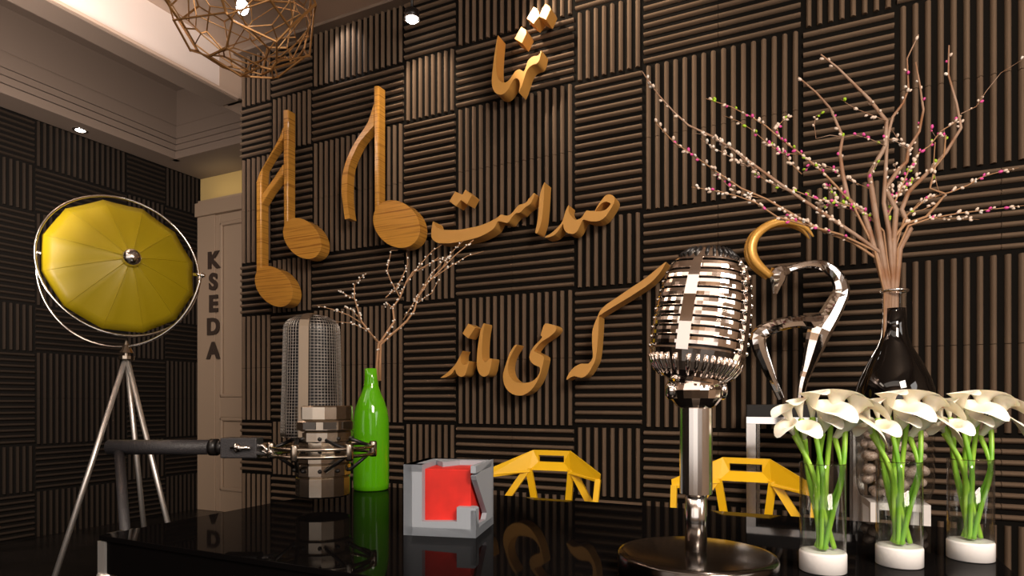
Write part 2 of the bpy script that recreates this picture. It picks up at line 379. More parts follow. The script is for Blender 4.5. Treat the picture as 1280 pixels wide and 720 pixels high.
# ================================================================== CHANDELIER
CC = at_d(303, -6, 2.75); CR = .338
ch = thing('chandelier', CC, 'round copper wire cage chandelier of polygon facets hanging from the ceiling', 'chandelier')
def voronoi_cage(R, npt, seed, rad):
    rnd = random.Random(seed); bm = bmesh.new(); P = []
    while len(P) < npt:
        z = rnd.uniform(-1, 1); a = rnd.uniform(0, 2*PI); q = Vector((math.sqrt(1-z*z)*math.cos(a), math.sqrt(1-z*z)*math.sin(a), z))
        if all((q-p).length > 1.35/math.sqrt(npt) for p in P): P.append(q)
    for p in P: bm.verts.new(p)
    bmesh.ops.convex_hull(bm, input=bm.verts); mb = MB(); cen = {}
    for f in bm.faces:
        n = f.normal.copy(); c = f.calc_center_median(); n = n if n.dot(c) > 0 else -n
        cen[f.index if False else f] = CC + n.normalized()*R*rnd.uniform(.92, 1.04)
    for e in bm.edges:
        if len(e.link_faces) == 2:
            a, b = (cen[f] for f in e.link_faces); r = rad*rnd.uniform(.7, 1.3); mb.tube([a, b], r, 5, smooth=False)
    for c in cen.values(): mb.ball(c, rad*1.2, 6, 4)
    bm.free(); return mb
voronoi_cage(CR, 40, 5, .0048).build('outer_cage', M['wire'], ch)
voronoi_cage(CR*.88, 56, 11, .003).build('inner_cage', M['wire'], ch)
mb = MB(); mb.tube([CC+Z*.02, (CC.x, CC.y, CEIL)], .006); mb.lathe([(.06, CEIL-.03), (.07, CEIL-.001)], 24, (CC.x, CC.y, 0)); mb.build('cord', M['nickel'], ch)
bc = at_d(303, 9, 2.75)
mb = MB(); mb.ball(bc, .026, 16, 10, sc=(1, 1, 1.25)); mb.build('bulb', M['lamp_on'], ch)
mb = MB(); mb.lathe([(.014, 0), (.02, .03), (.02, .10), (.008, .11)], 16, bc+Z*.02); mb.build('socket', M['nickel'], ch)

# ================================================================== WALL LETTERS
LD = .09; LY = 2.945
def outline(org, sc, pts): return [(org[0]+x/sc, org[1]+y/sc) for x, y in pts]
def letter(name, polys, label, cat, group, k=3, smooth=True):
    mb = MB(); c = Vector((0, 0, 0)); n = 0
    for poly in polys:
        pl = cat_rom(poly, k) if smooth else poly
        P = [at_y(x, y, LY) for x, y in pl]
        for p in P: c += p; n += 1
        mb.prism(P, (0, LD, 0))
    o = mb.build(name, M['gold_letter'], origin=c/n, bevel=.002); return tag(o, label, cat, group)
G = 'raised bronze calligraphy on the ribbed wall'
o1, s1 = (600, 0), 5.54
letter('calligraphy_letter', [outline(o1, s1, [(125, 243), (112, 300), (100, 380), (90, 460), (82, 540), (84, 595), (100, 635), (132, 655), (165, 648), (195, 617), (217, 575), (240, 545), (262, 545), (274, 568), (276, 600), (268, 640), (285, 605), (300, 560), (320, 500), (345, 462), (370, 447), (398, 437), (414, 405), (425, 348), (405, 382), (360, 393), (330, 425), (305, 492), (275, 480), (248, 490), (222, 525), (195, 560), (165, 572), (135, 558), (115, 510), (112, 440), (117, 340)])],
       'bronze raised script word body in the topmost line, tall hook at its left', 'letter', G)
letter('calligraphy_dot', [outline(o1, s1, [(285, 182), (318, 205), (325, 225), (290, 300), (238, 268)])], 'single bronze diamond dot between the hook and the double dot of the top word', 'letter dot', G, smooth=False)
letter('calligraphy_dot', [outline(o1, s1, [(370, 45), (395, 58), (408, 80), (412, 100), (430, 55), (455, 22), (480, 38), (492, 62), (458, 138), (410, 116), (370, 165), (322, 128)])], 'joined pair of bronze diamond dots at the very top of the script, brightly lit', 'letter dot', G, smooth=False)
o2 = (530, 230)
letter('calligraphy_letter', [outline(o2, 8, [(90, 375), (78, 430), (72, 500), (80, 545), (110, 575), (150, 590), (240, 592), (350, 578), (460, 555), (560, 525), (640, 485), (700, 440), (730, 385), (745, 372), (790, 380), (825, 388), (850, 375), (880, 330), (920, 292), (960, 285), (985, 260), (1010, 235), (1060, 200), (1085, 160), (1108, 98), (1092, 95), (1070, 125), (1045, 150), (1030, 175), (1000, 195), (950, 210), (920, 240), (880, 290), (840, 315), (800, 312), (770, 305), (740, 330), (660, 375), (560, 415), (450, 440), (340, 458), (200, 458), (150, 445), (115, 420), (105, 390)])],
       'long boat-shaped bronze script stroke rising right in the second line', 'letter', G)
letter('calligraphy_dot', [outline(o2, 8, [(310, 75), (384, 105), (412, 55), (478, 112), (428, 203), (368, 160), (318, 222), (252, 172)])], 'joined pair of bronze diamond dots above the boat-shaped stroke of second line', 'letter dot', G, smooth=False)
o3 = (650, 220)
letter('calligraphy_letter', [outline(o3, 8, [(245, 62), (215, 130), (195, 210), (188, 300), (178, 420), (165, 500), (152, 565), (174, 568), (197, 515), (217, 440), (230, 320), (238, 200), (242, 110)])], 'upright slanted single bronze stroke in the middle of the second line', 'letter', G)
letter('calligraphy_letter', [outline(o3, 8, [(485, 290), (455, 350), (435, 420), (410, 475), (360, 530), (300, 580), (245, 612), (290, 612), (345, 588), (385, 545), (415, 500), (432, 480), (437, 520), (460, 560), (500, 577), (540, 575), (575, 545), (600, 495), (625, 442), (650, 437), (690, 450), (745, 455), (800, 445), (850, 410), (890, 355), (930, 290), (947, 240), (935, 200), (895, 183), (855, 195), (820, 235), (780, 290), (749, 348), (752, 352), (785, 305), (815, 275), (850, 258), (885, 262), (905, 280), (885, 310), (850, 340), (800, 352), (756, 353), (740, 350), (700, 350), (665, 345), (640, 380), (615, 415), (580, 435), (545, 435), (520, 410), (495, 375), (484, 345), (488, 310)])],
       'bronze looped script piece with almond-shaped eye at the right end of second line', 'letter', G, k=2)
o4, s4 = (545, 390), 6.54
letter('calligraphy_letter', [outline(o4, s4, [(218, 318), (185, 380), (160, 425), (110, 480), (60, 520), (38, 537), (80, 533), (125, 508), (153, 470), (165, 500), (185, 522), (210, 530), (235, 515), (250, 480), (262, 440), (272, 404), (262, 405), (250, 428), (225, 432), (207, 410), (200, 370), (208, 335)])], 'small bronze script piece with tail pointing left at the left end of bottom line', 'letter', G)
letter('calligraphy_dot', [outline(o4, s4, [(262, 95), (322, 126), (262, 217), (215, 175)])], 'single bronze diamond dot in the bottom line above the small tailed piece', 'letter dot', G, smooth=False)
letter('calligraphy_letter', [outline(o4, s4, [(388, 95), (365, 150), (350, 230), (338, 320), (333, 400), (337, 460), (355, 505), (385, 528), (420, 518), (440, 480), (450, 430), (456, 385), (437, 383), (420, 400), (400, 410), (380, 385), (374, 330), (377, 250), (384, 170), (396, 105)])], 'tall hook-footed bronze stroke right of the small tailed piece in the bottom line', 'letter', G)
letter('calligraphy_letter', [outline(o4, s4, [(890, 95), (870, 140), (855, 190), (868, 202), (850, 230), (810, 270), (775, 320), (763, 370), (775, 405), (800, 430), (835, 445), (850, 458), (845, 500), (810, 550), (760, 575), (700, 580), (650, 572), (615, 545), (592, 500), (588, 440), (602, 380), (632, 320), (662, 270), (640, 275), (600, 340), (570, 430), (550, 500), (550, 560), (565, 610), (600, 655), (650, 680), (710, 680), (770, 645), (820, 580), (855, 500), (875, 420), (880, 365), (840, 340), (803, 322), (815, 298), (850, 255), (890, 225), (930, 200), (970, 165), (985, 135), (970, 110), (930, 98)])], 'large crescent-bowled bronze letter in the middle of the bottom line', 'letter', G, k=2)
o5, s5 = (700, 320), 4.5
letter('calligraphy_letter', [outline(o5, s5, [(592, 35), (550, 68), (480, 125), (400, 178), (320, 233), (260, 273), (228, 305), (213, 336), (190, 390), (180, 440), (182, 520), (184, 570), (160, 605), (120, 605), (80, 625), (50, 660), (35, 697), (55, 685), (80, 675), (120, 685), (155, 665), (182, 620), (200, 580), (210, 500), (217, 400), (219, 345), (224, 333), (300, 285), (380, 237), (450, 192), (510, 150), (560, 97), (594, 42)])], 'bronze letter with long diagonal stroke reaching behind the chrome microphone', 'letter', G, k=2)

# ------------------------------------------------------------------ music notes
def note_part(parent, name, poly, k=1, d=LD, y=LY, bev=.008):
    pl = cat_rom(poly, k) if k > 1 else poly
    mb = MB(); mb.prism([at_y(x, yy, y) for x, yy in pl], (0, d, 0)); return mb.build(name, M['wood'], parent, bevel=bev)
def ell(cx, cy, a, b, ang, n=40):
    ca, sa = math.cos(ang), math.sin(ang)
    return [(cx+a*math.cos(t)*ca-b*math.sin(t)*sa, cy+a*math.cos(t)*sa+b*math.sin(t)*ca) for t in [2*PI*i/n for i in range(n)]]
GN = 'wooden music notes on the ribbed wall'
t = thing('music_note', at_y(350, 250, LY+.05), 'wooden double music note with two beams and two round heads, left of single note', 'wall decoration', GN)
ND = .066
note_part(t, 'stem', [(353.7, 137), (360, 136.5), (360, 290), (354.5, 296)], d=ND); note_part(t, 'stem', [(320, 226), (326.5, 216), (326.5, 350), (320, 358)], d=ND)
note_part(t, 'beam', [(353.9, 158), (349, 171), (341, 186), (324, 216), (320, 228), (321, 240), (326, 238), (328, 211), (339, 193), (353.9, 172)], y=LY+.003, d=ND-.004)
note_part(t, 'beam', [(353.9, 204), (342, 222), (327, 243), (325.5, 258), (337, 239), (353.9, 217)], y=LY+.003, d=ND-.004)
note_part(t, 'note_head', ell(377.5, 298, 28.5, 20.5, math.radians(52)), y=LY-.012, d=ND+.012, bev=.012)
note_part(t, 'note_head', ell(342, 358, 28.5, 20, math.radians(52)), y=LY-.012, d=ND+.012, bev=.012)
for x_, y_ in ((357, 200), (357, 300), (323, 300), (342, 358)):
    p = at_y(x_, y_, LY+ND-.01); mb = MB(); mb.tube([p, (p.x, WY+.03, p.z)], .006, 8); mb.build('wall_mount', M['black'], t)
t = thing('music_note', at_y(470, 200, LY+.05), 'wooden single music note with curved flag and one round head', 'wall decoration', GN)
note_part(t, 'stem', [(467, 107), (473.5, 106.5), (473.5, 278), (468, 284)], d=ND)
note_part(t, 'flag', cat_rom([(467.2, 130), (460, 152), (450, 168), (441, 182), (433, 200), (428, 218), (427, 240), (429, 258), (431, 274)], 3, False)+cat_rom([(437, 273), (434.5, 255), (434, 234), (436, 208), (446, 184), (454, 172), (467.2, 157)], 3, False), y=LY+.003, d=ND-.004)
note_part(t, 'note_head', ell(495.5, 280, 32.5, 26.5, math.radians(48)), y=LY-.012, d=ND+.012, bev=.012)

for x_, y_ in ((470, 150), (495, 275), (433, 230)):
    p = at_y(x_, y_, LY+ND-.01); mb = MB(); mb.tube([p, (p.x, WY+.03, p.z)], .006, 8); mb.build('wall_mount', M['black'], t)
# ================================================================== TABLE
TZ = .75; TX0, TX1, TY0, TY1 = -1.44, .322, .862, 1.79
t = thing('table', ((TX0+TX1)/2, (TY0+TY1)/2, 0), 'glossy black lacquer table with chrome corner legs in the foreground', 'table')
mb = MB(); mb.box(TX0, TX1, TY0, TY1, TZ-.012, TZ); mb.build('tabletop', M['table'], t, bevel=.0015)
mb = MB(); mb.box(TX0+.012, TX1-.004, TY0+.004, TY1-.004, TZ-.085, TZ-.0125); mb.build('apron', M['table'], t)
for lx in (TX0, TX1-.03):
    for ly in (TY0, TY1-.03):
        e = .002
        mb = MB(); mb.box(lx-e, lx+.022, ly-e, ly+.022, 0.0, TZ-.0125)
        for k in range(2): mb.lathe([(.0175, 0), (.02, .004), (.02, .012), (.0175, .016)], 20, (lx+.011, ly+.011, TZ-.10-k*.02))
        mb.build('leg', M['satin'], t)
for a, b in ((TY0+.002, TY0+.010), (TY1-.014, TY1-.006)):
    mb = MB(); mb.box(TX0+.02, TX1-.03, a, b, TZ-.095, TZ-.088); mb.build('chrome_strip', M['chrome'], t)

# ================================================================== VINTAGE MICROPHONE
mc = on_z(870, 690, TZ+.04); mc.z = TZ
vm = thing('vintage_microphone', mc, 'large chrome retro microphone with slatted head on a round smoked base', 'microphone')
mb = MB(); mb.lathe([(.128, 0), (.134, .004), (.134, .034), (.131, .039), (.122, .041), (.03, .043), (.02, .043)], 48, mc); mb.build('base', M['mic_base'], vm, bevel=0)
hh = lambda y: (HY-y)*1.13/F+CAMZ-TZ   # height above table for a pixel row
mb = MB(); mb.lathe([(.0185, .04), (.0185, hh(600)), (.014, hh(600))], 32, mc); mb.build('lower_pole', M['steel'], vm)
mb = MB(); mb.lathe([(.021, hh(612)), (.0275, hh(612)+.001), (.0275, hh(510)), (.022, hh(508))], 24, mc, smooth=False); mb.build('upper_pole', M['steel'], vm)
tilt = Matrix.Rotation(math.radians(8), 4, VD.normalized()) @ Matrix.Rotation(TH-math.radians(36), 4, 'Z')
hb = mc + Z*hh(478) - RD*.006
def sup(a, e):
    c, s_ = math.cos(a), math.sin(a); return (abs(c)**e)*(1 if c >= 0 else -1), (abs(s_)**e)*(1 if s_ >= 0 else -1)
HW, HD, HH = .076, .068, .232
HSP = [(0, .60), (.06, .80), (.14, .95), (.22, 1), (.4, 1), (.6, .965), (.75, .89), (.85, .78), (.93, .60), (.98, .42), (1, .30)]
def hs(z):  # scale of section along height 0..1
    z = max(0, min(1, z))
    for (a, p), (b, q) in zip(HSP, HSP[1:]):
        if z <= b: return p+(q-p)*(z-a)/(b-a)
    return .3
def headloft(mb, zs, n=56, mi=0, a0=0, a1=2*PI, cap=True, e=.78, smooth=False):
    vs = []; full = abs(a1-a0-2*PI) < 1e-6; cnt = n if full else n+1
    for z, off in zs:
        for k in range(cnt):
            a = a0+(a1-a0)*k/n; cx, cy = sup(a, e); s_ = hs(max(0, min(1, z)))
            p = Vector((cx*(HW*s_+off), cy*(HD*s_+off), z*HH)); vs.append(hb + tilt @ p)
    fs = []
    for i in range(len(zs)-1):
        for k in range(cnt if full else n):
            fs.append((i*cnt+k, i*cnt+(k+1) % cnt, (i+1)*cnt+(k+1) % cnt, (i+1)*cnt+k))
    if cap and full: fs += [tuple(reversed(range(cnt))), tuple(range((len(zs)-1)*cnt, len(zs)*cnt))]
    mb.add(vs, fs, mi, smooth)
mb = MB(); headloft(mb, [(i/24, -.009) for i in range(25)]); mb.build('inner_grille', M['black'], vm)
# louvers
NL = 9; zl0, zl1 = .24, .87
for i in range(NL):
    z0 = zl0+(zl1-zl0)*i/NL; dz = (zl1-zl0)/NL; mb = MB()
    headloft(mb, [(z0, -.008), (z0, .0005), (z0+dz*.05, .0018), (z0+dz*.4, .0022), (z0+dz*.76, .0016), (z0+dz*.84, .0), (z0+dz*.86, -.008)], cap=False)
    mb.build('louver', M['mic_chrome'], vm)
mb = MB(); headloft(mb, [(0, -.004), (.02, .0), (.06, .0005), (.12, .0005), (.18, .001), (zl0-.03, .002), (zl0-.015, .0), (zl0-.015, -.008)], n=40); mb.build('bottom_shell', M['mic_chrome'], vm)
mb = MB(); headloft(mb, [(zl1+.004, -.008), (zl1+.004, .002), (zl1+.015, .002), (.89, .001), (.91, 0), (.94, -.0005), (.97, -.001), (.99, -.002), (1, -.02)], n=40); mb.build('top_shell', M['mic_chrome'], vm)
# vertical slots of top and teeth at the bottom
for k in range(26):
    mb = MB()
    a = 2*PI*k/26
    cx, cy = sup(a, .78)
    P = [hb + tilt @ Vector((cx*(HW*hs(z)+o_), cy*(HD*hs(z)+o_), z*HH)) for z, o_ in ((.915, .0016), (.945, .0012), (.975, .0012))]
    mb.tube(P, .0032, 6); mb.build('top_slot', M['black'], vm)
for k in range(34):
    mb = MB()
    a = 2*PI*k/34; cx, cy = sup(a, .78)
    P = [hb + tilt @ Vector((cx*(HW*hs(z)+.002), cy*(HD*hs(z)+.002), z*HH)) for z in (.03, .07, .12, .17)]
    mb.tube(P, [.002, .0036, .0042, .0036], 6); mb.build('bottom_rib', M['mic_chrome'], vm)
# side band (seam) and front bars
def vband(name, aoff, wd, off, m, z0=.02, z1=1.0, both=False):
    mb = MB()
    for a in ([aoff, aoff+PI] if both else [aoff]):
        vs = []; zs = [z0+(z1-z0)*i/24 for i in range(25)]
        for z in zs:
            for da, o_ in ((-wd, -.004), (-wd, off), (wd, off), (wd, -.004)):
                cx, cy = sup(a+da, .78); s_ = hs(z); vs.append(hb + tilt @ Vector((cx*(HW*s_+o_), cy*(HD*s_+o_), z*HH)))
        fs = [(i*4+j, i*4+(j+1) % 4, (i+1)*4+(j+1) % 4, (i+1)*4+j) for i in range(24) for j in range(4)] + [(3, 2, 1, 0), (96, 97, 98, 99)]
        mb.add(vs, fs, 0, False)
    return mb.build(name, m, vm)
vband('side_band', 0, .09, .0045, M['mic_chrome'], both=True)
vband('front_bar', -PI/2, .075, .0028, M['mic_chrome'], z0=.2, z1=.88)
for sgn in (0, PI):
    for i in range(NL+1):
        z = zl0+(zl1-zl0)*i/NL
        for da in (-.19, .19):
            cx, cy = sup(sgn+da, .78); mb = MB(); mb.ball(hb+tilt @ Vector((cx*(HW*hs(z)+.003), cy*(HD*hs(z)+.003), z*HH)), .0042, 8, 6); mb.build('rivet', M['chrome'], vm)
# swivel neck
nb = mc + Z*hh(512)
mb = MB(); mb.lathe([(.022, 0), (.034, .008), (.043, .02), (.045, .034), (.038, .05), (.042, .058), (.046, .064), (.03, .072)], 20, nb, smooth=False); mb.build('swivel', M['mic_chrome'], vm)
for sg in (-1, 1):
    mb = MB(); mb.lathe([(.001, 0), (.016, 0), (.016, .012), (.010, .016), (.001, .016)], 14, nb+Z*.034+RD*(.036*sg), mat4=Matrix.Rotation(TH, 4, 'Z') @ Matrix.Rotation(PI/2*sg, 4, 'Y'))
    mb.build('swivel_screw', M['chrome'], vm)

# ================================================================== CONDENSER MICROPHONE ON BOOM
DM = 1.80
def hz(y): return CAMZ+(HY-y)*DM/F
cc = at_d(404, 620, DM); cc.z = 0
cm = thing('condenser_microphone', (cc.x, cc.y, hz(620)), 'studio condenser microphone with wire mesh head and nickel body', 'microphone')
def ring(mb, y0, y1, rpx, dx=0, n=14, sm=False, mi=0, br=.004):
    r = rpx*DM/F; c = cc + RD*(dx*DM/F); z0, z1 = sorted((hz(y0), hz(y1)))
    mb.lathe([(r-br, z0), (r, z0+br), (r, z1-br), (r-br, z1)], n, c, smooth=sm, mi=mi)
mb = MB(); ring(mb, 619, 594, 33); ring(mb, 594, 578, 34); ring(mb, 578, 545, 35); mb.build('lower_body', M['nickel'], cm)
mb = MB(); ring(mb, 552, 538, 36, n=18); ring(mb, 538, 525, 38, n=18); ring(mb, 525, 507, 36, n=16); mb.build('collar', M['nickel'], cm)
for k in range(10):
    if k % 3 == 1: continue
    mb = MB()
    a = 2*PI*k/10; c = cc+Vector((math.cos(a), math.sin(a), 0))*(38.3*DM/F*.985)
    R = Matrix.Translation((c.x, c.y, hz(531))) @ Matrix.Rotation(a, 4, 'Z'); mb.box(-.002, .002, -.018, .018, -.010, .010, R)
    mb.build('collar_inlay', M['nickel_dark'], cm)
for y_, rp in ((547, 36), (586, 34.6), (562, 35.4)):
    for k in range(10):
        a = 2*PI*(k+.5)/10; c = cc+Vector((math.cos(a), math.sin(a), 0))*(rp*DM/F)
        mb = MB(); mb.ball((c.x, c.y, hz(y_)), .006, 8, 6); mb.build('screw_hole', M['black'], cm)
# grille: rounded box loft of wires
gc = cc + RD*(-14*DM/F); gz0, gz1 = hz(545), hz(396); gr = 37*DM/F
def gpt(u, a, off=0):
    # u 0..1 height, rounded at the top
    H = gz1-gz0; z = gz0+H*u; s_ = 1.0-.10*u
    if u > .88: q = (u-.88)/.12; s_ *= (1-(q**3)*.42)
    cx, cy = sup(a, .9)
    p = Vector((cx*(gr+off)*s_, cy*(gr*.78+off)*s_, 0)); p = Matrix.Rotation(TH+math.radians(8), 3, 'Z') @ p
    return Vector((gc.x, gc.y, z)) + p
mb = MB(); NA, NR = 54, 40
for i in range(NR+1):
    u = i/NR; mb.tube([gpt(u, 2*PI*k/NA, .0008*(1 if k % 2 else -1)) for k in range(NA)], .0011, 4, closed=True)
for k in range(NA):
    mb.tube([gpt(min(1, i/26), 2*PI*k/NA) for i in range(27)], .0011, 4)
for i in range(1, 4):
    mb.tube([gpt(1, 2*PI*k/NA)*(1-i/4)+(Vector((gc.x, gc.y, gz1+.004)))*(i/4) for k in range(NA)], .0013, 4, closed=True)
for k in range(0, NA, 3): mb.tube([gpt(1, 2*PI*k/NA), Vector((gc.x, gc.y, gz1+.004))], .0011, 4)
mb.build('wire_grille', M['grille'], cm)
mb = MB(); vs = []; fs = []; n = 40
for i in range(21):
    for k in range(n): vs.append(gpt(i/20, 2*PI*k/n, -.012))
for i in range(20):
    for k in range(n): fs.append((i*n+k, i*n+(k+1) % n, (i+1)*n+(k+1) % n, (i+1)*n+k))
fs.append(tuple(range(20*n, 21*n))); mb.add(vs, fs, 0, True); mb.build('capsule_core', M['black'], cm)
# strap over the grille
def strap(a): return [gpt(u/20*1.0, a, .004) for u in range(21)]
aF = -PI/2-.10
mb = MB()
P = strap(aF); P2 = list(reversed(strap(aF+PI))); top = Vector((gc.x, gc.y, gz1+.008))
path = P+[top]+P2; side = RD
vs = []
for i, p in enumerate(path):
    a = path[max(0, i-1)]; b = path[min(len(path)-1, i+1)]; tt = (b-a).normalized(); nn = tt.cross(side).normalized()
    for sx, sn in ((-1, -1), (1, -1), (1, 1), (-1, 1)): vs.append(p+side*sx*.0135+nn*sn*.0025)
fs = [(i*4+j, i*4+(j+1) % 4, (i+1)*4+(j+1) % 4, (i+1)*4+j) for i in range(len(path)-1) for j in range(4)]
mb.add(vs, fs); mb.build('strap', M['strap'], cm)
# shock mount
smt = thing('shock_mount', (cc.x, cc.y, hz(562)), 'nickel spider shock mount ring with black elastic cords around the condenser microphone', 'shock mount')
rr = 61*DM/F
def cir(r, z, n=40, ph=0): return [Vector((cc.x+r*math.cos(2*PI*k/n+ph), cc.y+r*math.sin(2*PI*k/n+ph), z)) for k in range(n)]
mb = MB(); mb.tube(cir(rr, hz(558)), .005, 8, closed=True); mb.tube(cir(rr, hz(567)), .005, 8, closed=True); mb.build('outer_ring', M['nickel'], smt)
for k in range(6):
    a = TH+PI/6+PI/3*k-.25; c = Vector((cc.x+rr*math.cos(a), cc.y+rr*math.sin(a), 0)); mb = MB()
    mb.lathe([(.009, hz(572)), (.011, hz(570)), (.011, hz(554)), (.009, hz(552))], 12, c); mb.build('ring_post', M['nickel'], smt)
for k in range(6):
    a = TH+PI/6+PI/3*k-.25
    for sg, yy in ((-1, 548), (1, 586)):
        for da in (-.35,):
            p0 = Vector((cc.x+rr*math.cos(a), cc.y+rr*math.sin(a), hz(562-sg*(-2)))); a2 = a+da*1.2
            p1 = Vector((cc.x+36*DM/F*math.cos(a2), cc.y+36*DM/F*math.sin(a2), hz(yy)))
            mb = MB(); mb.tube([p0, (p0+p1)/2, p1], .0052, 8); mb.build('elastic_cord', M['black'], smt)
# yoke towards the arm
armY = 560
pL = cc + RD*(-75*DM/F); pL.z = hz(562)
mb = MB()
for sg in (-1, 1):
    q0 = Vector((cc.x, cc.y, hz(562))) + Matrix.Rotation(TH+PI+sg*.62, 3, 'Z') @ Vector((rr, 0, 0))
    mb.tube([q0, q0*.4+pL*.6+Vector((0, 0, -.012)), pL+RD*(-.06)], [.006, .006, .008], 8)
mb.tube([Vector((cc.x, cc.y, hz(572))) + Matrix.Rotation(TH+PI, 3, 'Z') @ Vector((rr, 0, 0)), pL+Vector((0, 0, .012)), pL+RD*(-.10)], .006, 8)
mb.build('fork', M['chrome'], smt)
# boom arm
A0 = at_d(272, 559, DM); A1 = at_d(136, 559, DM)
CLP = Vector((TX0-.035, .945, TZ-.03))
bo = thing('boom_arm', (CLP.x, CLP.y, TZ-.09), 'textured black boom arm clamped to the left table edge carrying the condenser microphone', 'microphone arm')
mb = MB(); mb.tube([A1, A0], .0215, 16); mb.build('upper_tube', M['arm'], bo)
mb = MB(); mb.tube([A0+RD*(-.02), A0+RD*.0], .0245, 18); mb.tube([A0+RD*.0, A0+RD*.02], .0205, 18); mb.build('end_collar', M['black'], bo)
mb = MB(); B0 = A0+RD*.018
R = Matrix.Translation(B0) @ Matrix.Rotation(TH, 4, 'Z'); mb.box(0, .105, -.026, .026, -.030, .028, R); mb.build('end_block', M['arm'], bo, bevel=.004)
mb = MB(); mb.tube([B0+RD*.035-VD*.030, B0+RD*.09-VD*.034], [.008, .006], 10); mb.lathe([(.002, 0), (.011, .001), (.013, .008), (.004, .012)], 12, B0+RD*.05-VD*.026, mat4=Matrix.Rotation(TH, 4, 'Z') @ Matrix.Rotation(PI/2, 4, 'X')); mb.build('thumb_screw', M['chrome'], bo)
mb = MB(); mb.tube([A1+RD*.03+Vector((0, 0, -.01)), CLP], [.0135, .0115], 14); mb.build('lower_tube', M['arm'], bo)
mb = MB(); R = Matrix.Translation((TX0-.032, CLP.y, TZ)); mb.box(-.028, .026, -.03, .03, -.12, -.01, R); mb.lathe([(.012, -.16), (.02, -.158), (.02, -.14), (.008, -.138), (.008, -.11)], 14, (TX0-.032, CLP.y, TZ)); mb.build('clamp', M['black'], bo, bevel=.004)

# ================================================================== GREEN BOTTLE + TWIGS
gb = Vector((-1.355, 1.715, TZ)); GZ = (gb-CAMP).dot(VD); GX = CX+F*(gb-CAMP).dot(RD)/GZ
k = GZ/F; gh = lambda y: CAMZ+(HY-y)*k-TZ
prof = [(.001, 0), (20*k, 0), (21.5*k, .004), (22*k, .02), (22*k, gh(545)), (21.8*k, gh(525)), (20*k, gh(512)), (16*k, gh(500)), (11.5*k, gh(490)), (9*k, gh(482)), (8.2*k, gh(474)), (8.2*k, gh(461)), (7*k, gh(460.5)), (6.6*k, gh(462)), (6.6*k, gh(480)), (.001, gh(484))]
mb = MB(); mb.lathe(prof, 36, gb, cap=False); tag(mb.build('bottle', M['green'], origin=gb), 'glossy lime green bottle standing at the far left table corner', 'bottle')
def twig(mbs, px, depth0, depth1, r0, r1, mi=0, jitter=0):
    N = len(px); P = []
    for i, (x, y) in enumerate(px):
        d = depth0+(depth1-depth0)*i/(N-1); P.append(at_d(x, y, d))
    mbs.tube(P, [r0+(r1-r0)*i/(N-1) for i in range(N)], 6, mi=mi); return P
def buds_on(mb, P, n, r, mis, t0=.2, rnd=random, el=1.5, clump=.3):
    L = [0]
    for i in range(1, len(P)): L.append(L[-1]+(P[i]-P[i-1]).length)
    for q in range(n):
        s_ = L[-1]*(t0+(1-t0)*rnd.random()); i = 1
        while L[i] < s_: i += 1
        f = (s_-L[i-1])/(L[i]-L[i-1]); d = (P[i]-P[i-1]).normalized()
        o_ = Vector((rnd.uniform(-1, 1), rnd.uniform(-1, 1), rnd.uniform(-.6, 1))).normalized()
        p = P[i-1].lerp(P[i], f)+o_*r*1.5; qt = (d+o_*.8).to_track_quat('Z', 'Y').to_matrix().to_4x4()
        mb.ball(p, r*rnd.uniform(.75, 1.15), 6, 4, mi=rnd.choice(mis), sc=(1, 1, el), mat4=qt)
C0 = at_d(473, 462, GZ); rnd = random.Random(3)
def dry_branch(main, subs, label, dz=0):
    t = thing('dried_branch', C0, label, 'branch', 'pearl-dotted branches in the green bottle')
    mb = MB(); allP = []
    allP.append(twig(mb, main, GZ, GZ+dz, .0052, .0016))
    for s_ in subs: allP.append(twig(mb, s_, GZ+dz*.5, GZ+dz*1.2, .0022, .0008))
    mb.build('twig', M['twig'], t); mb = MB()
    for i, P in enumerate(allP): buds_on(mb, P, 20 if i == 0 else 9, .0032, [0], t0=.25 if i == 0 else .1, rnd=rnd, el=1.1)
    o = mb.build('buds', M['pearl'], t); o['kind'] = 'stuff'
dry_branch([(471, 476), (471, 455), (473, 428), (464, 418), (452, 402), (447, 386), (443, 372), (443, 355)],
           [[(473, 428), (460, 413), (440, 404), (420, 402)], [(452, 404), (436, 394), (417, 387), (396, 382)], [(443, 374), (432, 368), (424, 363)], [(444, 356), (450, 348), (458, 342)], [(450, 398), (440, 388), (430, 384)]],
           'dried branch with pearl buds in the green bottle, leaning left', -.05)
dry_branch([(473, 476), (473, 450), (474, 430), (486, 412), (493, 402), (491, 384), (500, 372), (508, 352), (516, 340), (530, 335), (548, 322)],
           [[(491, 386), (484, 378), (478, 386)], [(500, 372), (488, 350), (484, 338), (489, 313), (497, 313)], [(508, 354), (524, 332), (540, 314), (552, 306)], [(494, 362), (502, 348), (510, 330), (508, 316)], [(482, 372), (500, 356)], [(518, 340), (544, 326), (562, 320)]],
           'dried branch with pearl buds in the green bottle, rising in the middle', .06)
dry_branch([(475, 476), (475, 450), (476, 430), (492, 416), (508, 402), (518, 388), (522, 372), (536, 352), (552, 336), (570, 318), (592, 300)],
           [[(520, 380), (540, 366), (548, 350)], [(504, 400), (516, 380), (528, 360)], [(536, 352), (558, 336), (584, 320), (605, 314)], [(522, 370), (538, 344), (556, 324)], [(552, 336), (564, 316), (580, 300)]],
           'dried branch with pearl buds in the green bottle, reaching far right', .0)

